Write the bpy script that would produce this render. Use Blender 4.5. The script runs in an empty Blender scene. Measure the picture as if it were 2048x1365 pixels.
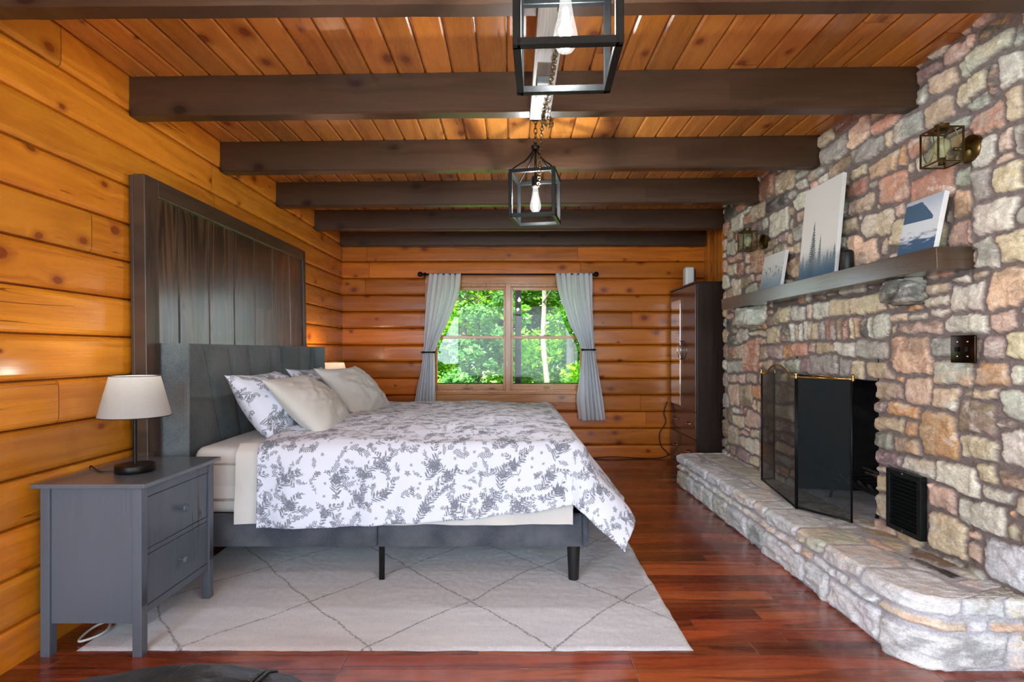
import bpy, bmesh, math, random
import numpy as np
from mathutils import Vector, Matrix
sc = bpy.context.scene
COL = sc.collection
PI = math.pi
# ------------------------------------------------------------------ camera / world / light / exposure
CAMZ = 1.168
F = 1115.0            # focal length in pixels of the 2048 px wide frame
cam_d = bpy.data.cameras.new('camera'); cam = bpy.data.objects.new('camera', cam_d); COL.objects.link(cam)
cam.location = (0, 0, CAMZ); cam.rotation_euler = (PI/2, 0, 0)
cam_d.sensor_width = 36; cam_d.lens = F/2048*36; cam_d.shift_x = 0.001; cam_d.shift_y = 0.010
cam_d.clip_start = 0.02; cam_d.clip_end = 200
sc.camera = cam
sc.cycles.transparent_max_bounces = 24
sc.view_settings.view_transform = 'Standard'; sc.view_settings.look = 'None'
sc.view_settings.exposure = 0.62; sc.view_settings.gamma = 1.0; sc.view_settings.use_curve_mapping = False
w = bpy.data.worlds.new('sky'); sc.world = w; w.use_nodes = True
bg = w.node_tree.nodes['Background']; bg.inputs[0].default_value = (0.80, 0.90, 1.0, 1); bg.inputs[1].default_value = 2.8

def light(name, kind, loc, rot, energy, color, **kw):
    d = bpy.data.lights.new(name, kind); o = bpy.data.objects.new(name, d); COL.objects.link(o)
    o.location = loc; o.rotation_euler = rot; d.energy = energy; d.color = color
    for k, v in kw.items(): setattr(d, k, v)
    return o
light('sun', 'SUN', (0, -5, 10), (math.radians(38), 0, math.radians(-20)), 22.0, (1.0, 0.95, 0.86), angle=0.02)
# area lamps added as daylight fill at the unseen patio doors and side windows
light('patio_daylight_fill', 'AREA', (0.1, -2.45, 1.35), (math.radians(82), 0, 0), 54, (0.74, 0.87, 1.0), shape='RECTANGLE', size=3.0, size_y=2.0)
light('side_daylight_fill', 'AREA', (-1.78, -1.25, 1.45), (math.radians(90), 0, math.radians(-62)), 104, (0.70, 0.85, 1.0), shape='RECTANGLE', size=1.8, size_y=1.2)
light('right_daylight_fill', 'AREA', (1.82, -1.35, 1.45), (math.radians(90), 0, math.radians(60)), 44, (0.76, 0.88, 1.0), shape='RECTANGLE', size=1.6, size_y=1.2)
wp = light('window_portal', 'AREA', (-0.03, 6.26, 1.32), (math.radians(-90), 0, 0), 1, (1, 1, 1), shape='RECTANGLE', size=1.65, size_y=1.18)
wp.data.cycles.is_portal = True

# ------------------------------------------------------------------ node expression helper
class E:
    def __init__(s, g, sock): s.g = g; s.s = sock
    def __add__(a, b): return a.g.m('ADD', a, b)
    __radd__ = __add__
    def __sub__(a, b): return a.g.m('SUBTRACT', a, b)
    def __rsub__(a, b): return a.g.m('SUBTRACT', b, a)
    def __mul__(a, b): return a.g.m('MULTIPLY', a, b)
    __rmul__ = __mul__
    def __truediv__(a, b): return a.g.m('DIVIDE', a, b)
    def __lt__(a, b): return a.g.m('LESS_THAN', a, b)
    def __gt__(a, b): return a.g.m('GREATER_THAN', a, b)
class Mat:
    def __init__(s, name):
        s.mat = bpy.data.materials.new(name); s.mat.use_nodes = True
        s.nt = s.mat.node_tree; s.b = s.nt.nodes['Principled BSDF']; s.out = s.nt.nodes['Material Output']
    def node(s, t, **kw):
        n = s.nt.nodes.new(t)
        for k, v in kw.items(): setattr(n, k, v)
        return n
    def link(s, a, b):
        if isinstance(a, E): s.nt.links.new(a.s, b)
        elif isinstance(a, (int, float)):
            try: b.default_value = a
            except Exception: b.default_value = (a, a, a)
        else:
            a = tuple(a)
            b.default_value = a if len(a) == len(b.default_value) else (a + (1,))[:len(b.default_value)]
    def m(s, op, a, b=None, c=None):
        n = s.node('ShaderNodeMath', operation=op)
        for i, x in enumerate((a, b, c)):
            if x is not None: s.link(x, n.inputs[i])
        return E(s, n.outputs[0])
    def pos(s):
        n = s.node('ShaderNodeNewGeometry'); return s.split(E(s, n.outputs['Position']))
    def uv(s):
        n = s.node('ShaderNodeTexCoord'); return s.split(E(s, n.outputs['UV']))
    def obj(s):
        n = s.node('ShaderNodeTexCoord'); return s.split(E(s, n.outputs['Object']))
    def split(s, v):
        n = s.node('ShaderNodeSeparateXYZ'); s.link(v, n.inputs[0]); return [E(s, o) for o in n.outputs]
    def vec(s, x, y, z=0.0):
        n = s.node('ShaderNodeCombineXYZ')
        for i, a in enumerate((x, y, z)): s.link(a, n.inputs[i])
        return E(s, n.outputs[0])
    def noise(s, v, scale=1, detail=3, rough=0.5, dist=0.0, color=False):
        n = s.node('ShaderNodeTexNoise'); s.link(v, n.inputs['Vector'])
        n.inputs['Scale'].default_value = scale; n.inputs['Detail'].default_value = detail
        n.inputs['Roughness'].default_value = rough; n.inputs['Distortion'].default_value = dist
        return E(s, n.outputs['Color' if color else 0])
    def white(s, v):
        n = s.node('ShaderNodeTexWhiteNoise', noise_dimensions='3D'); s.link(v, n.inputs['Vector']); return E(s, n.outputs['Value'])
    def voro(s, v, scale=1, rand=1.0, dims='2D', feature='F1'):
        n = s.node('ShaderNodeTexVoronoi', voronoi_dimensions=dims, feature=feature); s.link(v, n.inputs['Vector'])
        n.inputs['Scale'].default_value = scale; n.inputs['Randomness'].default_value = rand
        return {k: E(s, n.outputs[k]) for k in ('Distance', 'Color', 'Position') if k in n.outputs}
    def step(s, x, a, b, lo=0.0, hi=1.0):
        n = s.node('ShaderNodeMapRange', interpolation_type='SMOOTHSTEP'); s.link(x, n.inputs[0])
        for i, v in enumerate((a, b, lo, hi)): s.link(v, n.inputs[i+1])
        return E(s, n.outputs[0])
    def mix(s, f, a, b, blend='MIX'):
        n = s.node('ShaderNodeMix', data_type='RGBA', blend_type=blend)
        s.link(f, n.inputs[0]); s.link(a, n.inputs[6]); s.link(b, n.inputs[7]); return E(s, n.outputs[2])
    def attr(s, name):
        n = s.node('ShaderNodeAttribute', attribute_name=name); return E(s, n.outputs['Color'])
    def attrf(s, name):
        n = s.node('ShaderNodeAttribute', attribute_name=name); return E(s, n.outputs['Fac'])
    def bump(s, h, strength=0.3, dist=0.01):
        n = s.node('ShaderNodeBump'); s.link(h, n.inputs['Height'])
        n.inputs['Strength'].default_value = strength; n.inputs['Distance'].default_value = dist
        s.nt.links.new(n.outputs[0], s.b.inputs['Normal'])
    def set(s, **kw):
        names = {'color': 'Base Color', 'rough': 'Roughness', 'metal': 'Metallic', 'coat': 'Coat Weight', 'coat_rough': 'Coat Roughness',
                 'spec': 'Specular IOR Level', 'emit': 'Emission Color', 'emit_s': 'Emission Strength', 'trans': 'Transmission Weight',
                 'alpha': 'Alpha', 'sheen': 'Sheen Weight', 'sss': 'Subsurface Weight', 'ior': 'IOR'}
        for k, v in kw.items(): s.link(v, s.b.inputs[names[k]])
        return s.mat
def lin(c): return tuple((x/12.92 if x <= .04045 else ((x+.055)/1.055)**2.4) for x in c)
def simple(name, c, rough=0.5, metal=0.0, var=0.12, scale=40, bump=0.0, **kw):
    g = Mat(name); c = lin(c); P = g.vec(*g.pos())
    n = g.noise(P, scale, 4)
    col = g.mix(g.step(n, .3, .7), tuple(x*(1-var) for x in c), tuple(min(1, x*(1+var)) for x in c))
    if bump: g.bump(n, bump, 0.004)
    return g.set(color=col, rough=rough, metal=metal, **kw)
def wood(name, along, across, light_c, dark_c, width, off=0.0, seg=2.4, knots=1.0, rough=0.3, coat=0.3, ring=1.0, var=0.35, gap=0.0, line=0.0025, grainy=1.0, rc=1.0, spec=.45, bumps=.12):
    """boards of `width` running along axis `along`; world position decides the grain"""
    g = Mat(name); p = g.pos(); u = p[along]; v = p[across]
    row = g.m('FLOOR', (v - off)/width) if width else g.m('FLOOR', v*0.0)
    r1 = g.white(g.vec(row, 3.7, 1.3)); 
    us = (u + r1*seg*1.7)/seg
    sg = g.m('FLOOR', us); r2 = g.white(g.vec(row, sg, 7.1)); r3 = g.white(g.vec(row, sg, 2.9))
    # knots
    kv = g.voro(g.vec(u*1.0 + r2*9.0, v*1.6 + r2*13.0), 3.6, 1.0)
    kp = g.split(kv['Position']); kc = g.split(kv['Color'])
    du = (u*1.0 + r2*9.0)*3.6 - kp[0]*3.6; dv = ((v*1.6 + r2*13.0)*3.6 - kp[1]*3.6)/1.6
    kd = g.m('SQRT', du*du*0.45 + dv*dv*1.0)/3.6
    has = kc[0] < 0.42*knots
    size = 0.009 + kc[1]*0.022
    inf = has*g.step(kd, 0.0, size*5.0, 1.0, 0.0)
    # grain
    wv = v + inf*0.03
    gn = g.noise(g.vec(u*0.55 + r2*31.0, wv*6.5 + r3*17.0), 1.0, 3, 0.5, 0.25)
    rings = g.m('SINE', gn*34.0*ring)*0.5 + 0.5
    fine = g.noise(g.vec(u*5.0 + r3*11.0, wv*170.0), 1.0, 4, 0.6)
    t = rings*0.24*rc + g.step(fine, .3, .72)*0.22*grainy + g.noise(g.vec(u*1.1 + r2*5, v*4.0), 1.0, 2)*0.45 - 0.06
    col = g.mix(g.step(t, 0.1, .95), light_c, dark_c)
    tone = 1.0 - var + r2*var*1.7
    col = g.mix(1.0, col, g.vec(tone, tone*(0.93 + r3*0.1), tone*(0.9 + r3*.12)), 'MULTIPLY')
    kn = has*g.step(kd + (g.noise(g.vec(u*60, v*60), 1, 2)-.5)*.006, size*.62, size*.85, 1.0, 0.0)
    kr = g.m('SINE', kd*1300.0)*0.16 + 0.84
    dk = tuple(x*k for x, k in zip(dark_c, (0.26, 0.14, 0.12)))
    col = g.mix(kn*0.96*kr, col, dk)
    halo = has*g.step(kd, size*.7, size*2.0, 0.55, 0.0)
    col = g.mix(halo, col, tuple(x*k for x, k in zip(dark_c, (.75, .55, .5))))
    # hairline checks along the grain
    ck = g.noise(g.vec(u*0.35 + r2*3, v*22.0 + r3*9), 1.0, 1, 0.4)
    ckm = g.step(g.m('ABSOLUTE', ck - 0.5), 0.0, 0.005, 1.0, 0.0)*(g.noise(g.vec(u*.8, v*3.0), 1.0, 1) > 0.55)
    col = g.mix(ckm*0.8, col, dk)
    if line:
        fr = g.m('FRACT', us); e = g.m('MINIMUM', fr, 1.0 - fr)*seg
        col = g.mix((e < line)*0.75, col, dk)
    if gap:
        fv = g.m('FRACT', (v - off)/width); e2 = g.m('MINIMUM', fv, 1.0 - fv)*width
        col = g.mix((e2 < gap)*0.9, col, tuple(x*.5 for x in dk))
    g.bump(fine*0.5 + rings*0.5 - kn*0.6, bumps, 0.003)
    rg = g.step(fine, 0.2, 0.8, rough*0.85, rough*1.2)
    return g.set(color=col, rough=rg, coat=coat, coat_rough=0.16, spec=spec)

# ------------------------------------------------------------------ mesh helpers
def tag(o, label=None, cat=None, group=None, kind=None):
    if label: o['label'] = label
    if cat: o['category'] = cat
    if group: o['group'] = group
    if kind: o['kind'] = kind
    return o
def rootloc(o):
    v = Vector((0, 0, 0))
    while o is not None: v += o.location; o = o.parent
    return v
def link_mesh(name, me, mat, parent=None, smooth=False, base=None):
    o = bpy.data.objects.new(name, me); COL.objects.link(o)
    if mat is not None:
        for mm in (mat if isinstance(mat, (list, tuple)) else [mat]): me.materials.append(mm)
    if parent is not None:
        me.transform(Matrix.Translation(-rootloc(parent))); o.parent = parent
    else:
        n = len(me.vertices); a = np.empty(n*3, np.float32); me.vertices.foreach_get('co', a); a = a.reshape(-1, 3)
        lo, hi = a.min(0), a.max(0); c = Vector(((lo[0]+hi[0])/2, (lo[1]+hi[1])/2, lo[2])) if base is None else Vector(base)
        me.transform(Matrix.Translation(-c)); o.location = c
    if smooth: me.shade_smooth()
    if smooth == 'auto' : 
        try: me.set_sharp_from_angle(angle=math.radians(38))
        except Exception: pass
    return o
def obj(name, bm, mat, parent=None, smooth=False, base=None):
    me = bpy.data.meshes.new(name); bmesh.ops.recalc_face_normals(bm, faces=bm.faces[:]) if not getattr(bm, '_keep', False) else None
    bm.to_mesh(me); bm.free(); return link_mesh(name, me, mat, parent, smooth, base)
def empty(name, loc, label=None, cat=None, group=None, kind=None):
    o = bpy.data.objects.new(name, None); COL.objects.link(o); o.location = loc; o.empty_display_size = .1
    return tag(o, label, cat, group, kind)
def copy_tree(o, parent=None):
    c = o.copy(); COL.objects.link(c)
    if parent is not None: c.parent = parent
    for ch in list(o.children): copy_tree(ch, c)
    return c
def BM(): return bmesh.new()
def box(bm, x0, x1, y0, y1, z0, z1, bev=0.0, M=None, seg=2):
    t = bmesh.new(); bmesh.ops.create_cube(t, size=1)
    bmesh.ops.transform(t, matrix=Matrix.Translation(((x0+x1)/2, (y0+y1)/2, (z0+z1)/2)) @ Matrix.Diagonal((x1-x0, y1-y0, z1-z0, 1)), verts=t.verts[:])
    if bev: bmesh.ops.bevel(t, geom=t.edges[:], offset=bev, segments=seg, affect='EDGES', profile=.6)
    if M is not None: bmesh.ops.transform(t, matrix=M, verts=t.verts[:])
    join(bm, t)
def join(bm, t):
    me = bpy.data.meshes.new('tmp'); t.to_mesh(me); t.free(); bm.from_mesh(me); bpy.data.meshes.remove(me)
def lathe(bm, prof, c, n=28, M=None):
    """prof list of (r,z); closed ends when r==0"""
    t = bmesh.new(); rows = []
    for r, z in prof:
        if r < 1e-6: rows.append([t.verts.new((0, 0, z))])
        else: rows.append([t.verts.new((r*math.cos(2*PI*k/n), r*math.sin(2*PI*k/n), z)) for k in range(n)])
    for a, b in zip(rows[:-1], rows[1:]):
        for k in range(n):
            k2 = (k+1) % n
            q = [a[k % len(a)], a[k2 % len(a)], b[k2 % len(b)], b[k % len(b)]]
            u = []
            for v in q:
                if v not in u: u.append(v)
            if len(u) > 2: t.faces.new(u)
    X = Matrix.Translation(c) @ (M if M is not None else Matrix.Identity(4))
    bmesh.ops.transform(t, matrix=X, verts=t.verts[:]); join(bm, t)
def tube(bm, pts, r, n=10, cap=True, rx=None):
    pts = [Vector(p) for p in pts]; rows = []; up = None
    for i, p in enumerate(pts):
        d = (pts[min(i+1, len(pts)-1)] - pts[max(i-1, 0)]).normalized()
        if up is None:
            up = Vector((0, 0, 1)) if abs(d.z) < .9 else Vector((1, 0, 0))
        s = d.cross(up).normalized(); up = s.cross(d).normalized()
        rr = r[i] if isinstance(r, (list, tuple)) else r
        rows.append([bm.verts.new(p + s*math.cos(2*PI*k/n)*(rx or rr) + up*math.sin(2*PI*k/n)*rr) for k in range(n)])
    for a, b in zip(rows[:-1], rows[1:]):
        for k in range(n): bm.faces.new((a[k], a[(k+1) % n], b[(k+1) % n], b[k]))
    if cap: bm.faces.new(rows[0][::-1]); bm.faces.new(rows[-1])
def smoothpts(P, n=12):
    P = [Vector(p) for p in P]; out = []
    for i in range(len(P)-1):
        p0, p1, p2, p3 = P[max(i-1, 0)], P[i], P[i+1], P[min(i+2, len(P)-1)]
        for k in range(n):
            t = k/n
            out.append(.5*((2*p1) + (p2-p0)*t + (2*p0-5*p1+4*p2-p3)*t*t + (3*p1-p0-3*p2+p3)*t**3))
    out.append(P[-1]); return out
def torus_link(bm, c, d, L, wd, r, twist):
    d = Vector(d).normalized(); a = Vector((1, 0, 0)) if abs(d.x) < .8 else Vector((0, 1, 0))
    s = d.cross(a).normalized(); b = d.cross(s)
    s2 = s*math.cos(twist) + b*math.sin(twist)
    pts = [Vector(c) + d*math.cos(2*PI*k/14)*L/2 + s2*math.sin(2*PI*k/14)*wd/2 for k in range(14)]
    nrm = d.cross(s2); rows = []
    for k in range(14):
        tdir = (pts[(k+1) % 14] - pts[k-1]).normalized(); q = tdir.cross(nrm).normalized()
        rows.append([bm.verts.new(pts[k] + q*math.cos(2*PI*j/6)*r + nrm*math.sin(2*PI*j/6)*r) for j in range(6)])
    for k in range(14):
        A, B = rows[k], rows[(k+1) % 14]
        for j in range(6): bm.faces.new((A[j], A[(j+1) % 6], B[(j+1) % 6], B[j]))
def chain(bm, pts, L=.034, wd=.019, r=.0021):
    pts = [Vector(p) for p in pts]; seg = [(b-a).length for a, b in zip(pts[:-1], pts[1:])]; tot = sum(seg); step = L*.78; k = 0; s = step/2
    while s < tot:
        acc = 0
        for i, l in enumerate(seg):
            if acc + l >= s: break
            acc += l
        d = pts[i+1]-pts[i]; torus_link(bm, pts[i] + d*((s-acc)/l), d, L, wd, r, (k % 2)*PI/2 + .3); k += 1; s += step
def grid_mesh(name, X, Y, Z, uv=None, flip=False, mask=None, attrs=None, cattrs=None):
    n0, n1 = X.shape; co = np.stack([X, Y, Z], -1).reshape(-1, 3).astype(np.float32)
    idx = np.arange(n0*n1).reshape(n0, n1)
    f = np.stack([idx[:-1, :-1], idx[1:, :-1], idx[1:, 1:], idx[:-1, 1:]], -1).reshape(-1, 4)
    if flip: f = f[:, ::-1]
    if mask is not None: f = f[mask.reshape(-1)]
    me = bpy.data.meshes.new(name); me.vertices.add(len(co)); me.vertices.foreach_set('co', co.ravel())
    me.loops.add(f.size); me.polygons.add(len(f)); me.loops.foreach_set('vertex_index', f.ravel().astype(np.int32))
    me.polygons.foreach_set('loop_start', (np.arange(len(f))*4).astype(np.int32))
    me.update(calc_edges=True)
    if uv is not None:
        l = me.uv_layers.new(name='UVMap'); U = np.stack(uv, -1).reshape(-1, 2)[f.ravel()].astype(np.float32); l.data.foreach_set('uv', U.ravel())
    for k, a in (attrs or {}).items():
        t = me.attributes.new(k, 'FLOAT', 'POINT'); t.data.foreach_set('value', a.ravel().astype(np.float32))
    for k, a in (cattrs or {}).items():
        t = me.attributes.new(k, 'FLOAT_COLOR', 'POINT'); c4 = np.concatenate([a.reshape(-1, 3), np.ones((a.size//3, 1))], 1)
        t.data.foreach_set('color', c4.ravel().astype(np.float32))
    me.validate(); me.shade_smooth(); return me
RNG = np.random.RandomState(7)
LAT = RNG.rand(256, 256)
def vnoise(x, y):
    xi = np.floor(x).astype(int); yi = np.floor(y).astype(int); fx = x-xi; fy = y-yi
    fx = fx*fx*(3-2*fx); fy = fy*fy*(3-2*fy); a = lambda i, j: LAT[i % 256, j % 256]
    return (a(xi, yi)*(1-fx)+a(xi+1, yi)*fx)*(1-fy) + (a(xi, yi+1)*(1-fx)+a(xi+1, yi+1)*fx)*fy - .5
def fbm(x, y, o=4):
    s = 0; k = 1.0
    for i in range(o): s = s + vnoise(x*2**i + 17*i, y*2**i + 31*i)*k; k *= .5
    return s
def sstep(x, a, b):
    t = np.clip((x-a)/(b-a), 0, 1); return t*t*(3-2*t)

# ------------------------------------------------------------------ shared materials
M = {}
PINE_L, PINE_D = (0.70, 0.265, 0.018), (0.38, 0.102, 0.006)
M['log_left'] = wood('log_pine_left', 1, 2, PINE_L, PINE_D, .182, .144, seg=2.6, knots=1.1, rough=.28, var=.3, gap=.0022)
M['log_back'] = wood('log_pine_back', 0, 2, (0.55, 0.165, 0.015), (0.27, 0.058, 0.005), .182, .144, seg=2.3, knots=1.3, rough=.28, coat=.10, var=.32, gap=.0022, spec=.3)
M['log_side'] = wood('pine_boards_upright', 2, 1, PINE_L, PINE_D, .12, 0, seg=3, knots=1.0, rough=.3, var=.3)
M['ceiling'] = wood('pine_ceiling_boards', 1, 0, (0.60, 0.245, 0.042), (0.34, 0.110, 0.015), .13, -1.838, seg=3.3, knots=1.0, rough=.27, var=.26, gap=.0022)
M['trim'] = wood('pine_window_trim', 2, 0, (0.50, 0.20, 0.045), (0.28, 0.09, 0.014), 0, 0, seg=4, knots=.3, rough=.25, var=.15, line=0)
M['trim_x'] = wood('pine_window_trim_flat', 0, 2, (0.50, 0.20, 0.045), (0.28, 0.09, 0.014), 0, 0, seg=4, knots=.3, rough=.25, var=.15, line=0)
M['beam'] = wood('dark_stained_beam', 0, 2, (0.062, 0.031, 0.016), (0.026, 0.012, 0.006), 0, 0, seg=9, knots=.35, rough=.38, coat=.05, var=.1, line=0)
M['dark_v'] = wood('dark_stained_boards', 2, 1, (0.085, 0.045, 0.022), (0.014, 0.007, 0.004), .29, 2.954, seg=6, knots=.6, rough=.32, coat=.45, var=.5, line=0, ring=1.3, rc=2.4, spec=.7)
M['dark_s'] = wood('dark_stained_stile', 2, 1, (0.070, 0.040, 0.024), (0.020, 0.011, 0.007), 0, 0, seg=6, knots=.3, rough=.42, coat=.05, var=.2, line=0, rc=1.6)
M['dark_h'] = wood('dark_stained_rail', 1, 2, (0.070, 0.042, 0.027), (0.028, 0.015, 0.010), 0, 0, seg=6, knots=.2, rough=.36, coat=.25, var=.1, line=0)
M['mantel'] = wood('mantel_wood', 1, 2, (0.075, 0.047, 0.030), (0.032, 0.019, 0.012), 0, 0, seg=6, knots=.0, rough=.24, coat=.6, var=.1, line=0, ring=.6, spec=.6)
M['espresso'] = wood('espresso_laminate', 2, 0, (0.034, 0.020, 0.016), (0.013, 0.008, 0.007), 0, 0, seg=6, knots=0, rough=.32, coat=.1, var=.05, line=0, bumps=.04)
M['espresso_x'] = wood('espresso_laminate_doors', 2, 1, (0.060, 0.024, 0.015), (0.026, 0.010, 0.007), 0, 0, seg=6, knots=0, rough=.2, coat=.5, var=.05, line=0, bumps=.03)
def gwood(name, al, ac, ct=.12): return wood(name, al, ac, (0.092, 0.115, 0.150), (0.052, 0.066, 0.090), 0, 0, seg=6, knots=.0, rough=.38, coat=ct, var=.05, line=0, ring=.35, bumps=.05, grainy=.6)
M['grey_z'] = gwood('grey_stain_upright', 2, 0); M['grey_zy'] = gwood('grey_stain_front', 2, 1); M['grey_top'] = gwood('grey_stain_top', 1, 0, .9)
M['black_metal'] = simple('black_metal', (.07, .07, .075), .42, .6, .2)
M['dark_bronze'] = simple('dark_bronze', (.12, .13, .135), .38, .7, .2)
M['chrome'] = simple('satin_chrome', (.78, .78, .78), .22, 1.0, .05)
M['brass'] = simple('polished_brass', (.82, .70, .42), .2, 1.0, .12)
M['antique_brass'] = simple('antique_brass', (.42, .34, .20), .32, 1.0, .25)
M['iron'] = simple('cast_iron', (.10, .10, .105), .7, .3, .3, 60, .3)
M['soot'] = simple('sooty_firebrick', (.075, .072, .07), .95, 0, .5, 14, .5)
M['ash'] = simple('ash_dusted_stone', (.78, .80, .82), .95, 0, .25, 9, .4)
M['white_plastic'] = simple('white_plastic', (.86, .86, .86), .4, 0, .03)
M['black_cord'] = simple('black_cord', (.03, .03, .03), .5, 0, .1)
M['white_cord'] = simple('white_cord', (.8, .8, .78), .5, 0, .05)
M['dark_plastic'] = simple('dark_plastic', (.05, .052, .055), .5, 0, .1)
M['vent'] = simple('dark_green_vent_enamel', (.075, .10, .10), .38, .4, .15)
def fabric(name, c, scale=420, rough=.95, var=.3, bump=.25, soft=.06):
    g = Mat(name); p = g.pos(); P = g.vec(*p); c = lin(c)
    a = g.noise(P, scale, 2); b = g.noise(P, 5, 3); w_ = g.noise(g.vec(p[0]*700, p[1]*700, p[2]*90), 1, 1) + g.noise(g.vec(p[0]*90, p[1]*90, p[2]*700), 1, 1)
    t = g.step(a*.5 + w_*.25, .35, .65)
    col = g.mix(t, tuple(x*(1-var) for x in c), tuple(min(1, x*(1+var)) for x in c))
    col = g.mix(g.step(b, .3, .7)*soft, col, (1, 1, 1))
    g.bump(a*.5 + w_*.3, bump, .002)
    return g.set(color=col, rough=rough, sheen=.15, spec=.2)
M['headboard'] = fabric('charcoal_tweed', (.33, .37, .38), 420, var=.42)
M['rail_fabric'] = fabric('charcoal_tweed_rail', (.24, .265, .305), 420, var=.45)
M['sheet'] = fabric('pale_grey_sheet', (.78, .775, .76), 900, .9, .04, .1)
M['mattress'] = fabric('white_mattress_ticking', (.82, .81, .79), 500, .9, .06, .2)
M['pillow_grey'] = fabric('warm_grey_cotton', (.75, .755, .735), 900, .9, .04, .12)
def curtain_mat():
    g = Mat('pale_grey_curtain_cloth'); P = g.vec(*g.pos()); a = g.noise(P, 600, 2); nt = g.nt
    col = g.mix(a, lin((.92, .935, .955)), lin((.955, .965, .98))); tl = g.node('ShaderNodeBsdfTranslucent'); mx = g.node('ShaderNodeMixShader'); mx.inputs[0].default_value = .45
    g.set(color=col, rough=.95, spec=.1); g.link(col, tl.inputs[0])
    nt.links.new(g.b.outputs[0], mx.inputs[1]); nt.links.new(tl.outputs[0], mx.inputs[2]); nt.links.new(mx.outputs[0], g.out.inputs[0]); return g.mat
M['curtain'] = curtain_mat()
def glass(name, tint=(1, 1, 1), amount=.08, rough=.0, glow=0.0):
    g = Mat(name); nt = g.nt; tr = g.node('ShaderNodeBsdfTransparent'); gl = g.node('ShaderNodeBsdfGlossy'); mx = g.node('ShaderNodeMixShader')
    tr.inputs[0].default_value = (*tint, 1); gl.inputs['Roughness'].default_value = rough
    ge = g.node('ShaderNodeNewGeometry'); dp = g.node('ShaderNodeVectorMath', operation='DOT_PRODUCT')
    nt.links.new(ge.outputs['Incoming'], dp.inputs[0]); nt.links.new(ge.outputs['Normal'], dp.inputs[1])
    q = 1.0 - g.m('ABSOLUTE', E(g, dp.outputs['Value'])); f = (q*q*q*q*q*.9 + .04)*(.28 if name == 'window_glass' else .7) + amount*.1
    g.link(f, mx.inputs[0]); nt.links.new(tr.outputs[0], mx.inputs[1]); nt.links.new(gl.outputs[0], mx.inputs[2]); nt.links.new(mx.outputs[0], g.out.inputs[0])
    if glow:
        em = g.node('ShaderNodeEmission'); em.inputs[1].default_value = glow; ad = g.node('ShaderNodeAddShader')
        nt.links.new(mx.outputs[0], ad.inputs[0]); nt.links.new(em.outputs[0], ad.inputs[1]); nt.links.new(ad.outputs[0], g.out.inputs[0])
    nt.nodes.remove(g.b); return g.mat
M['pane'] = glass('window_glass', (.96, .98, .97), .06)
M['bulb_glass'] = glass('clear_bulb_glass', (.97, .97, .96), .1, 0.0, .22)
M['smoke_glass'] = glass('smoked_lantern_glass', (.92, .95, .93), .12)
def emitter(name, c, s):
    g = Mat(name); return g.set(color=(.8, .8, .8), emit=c, emit_s=s)
M['filament'] = emitter('glowing_filament', (1, .93, .82), 60)
def mirror():
    g = Mat('mirror_glass'); P = g.vec(*g.pos()); n = g.noise(P, 3, 2); return g.set(color=g.mix(n, (.86, .87, .87), (.9, .9, .9)), metal=1.0, rough=.02)
M['mirror'] = mirror()

# ------------------------------------------------------------------ floor
def floor_mat():
    g = Mat('cherry_plank_floor'); x, y, z = g.pos(); W = .0953
    fy = (y - .046)/W; row = g.m('FLOOR', fy); r = g.white(g.vec(row, 1.7, 4.1))
    us = (x + r*3.1)/1.08; sg = g.m('FLOOR', us); a = g.white(g.vec(row, sg, 1.0)); b = g.white(g.vec(row, sg, 5.0))
    gn = g.noise(g.vec(x*.9 + a*40, y*9.0 + b*20), 1, 4, .55, .6)
    rings = g.m('SINE', gn*38.0)*.5 + .5
    fine = g.noise(g.vec(x*7 + a*9, y*210), 1, 4, .6)
    t = rings*.35 + g.step(gn, .35, .7)*.45 + fine*.3 - .1
    col = g.mix(g.step(t, .05, .95), (0.29, 0.058, 0.018), (0.080, 0.014, 0.006))
    tone = .55 + a*.95
    col = g.mix(1.0, col, g.vec(tone, tone*(.8 + b*.5), tone*(.8 + b*.4)), 'MULTIPLY')
    f = g.m('FRACT', fy); e = g.m('MINIMUM', f, 1.0 - f)*W
    fu = g.m('FRACT', us); eu = g.m('MINIMUM', fu, 1.0 - fu)*1.08
    ln = g.m('MAXIMUM', e < .0011, eu < .0013)
    col = g.mix(ln*.8, col, (.016, .004, .002))
    worn = (g.m('ABSOLUTE', eu - .002) < .0009)*(b > .35)
    col = g.mix(worn*.6, col, (.45, .22, .14))
    hh = g.m('MINIMUM', g.step(e, 0, .003), g.step(eu, 0, .003))
    g.bump(hh + fine*.04 + g.noise(g.vec(x*2.5, y*6), 1, 2)*.15, .35, .002)
    return g.set(color=col, rough=g.step(fine, .2, .8, .2, .32), coat=.5, coat_rough=.13, spec=.5)
M['floor'] = floor_mat()
bm = BM(); box(bm, -1.95, 2.5, -2.75, 6.3, -.12, 0); tag(obj('floor', bm, M['floor']), kind='structure')

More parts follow.
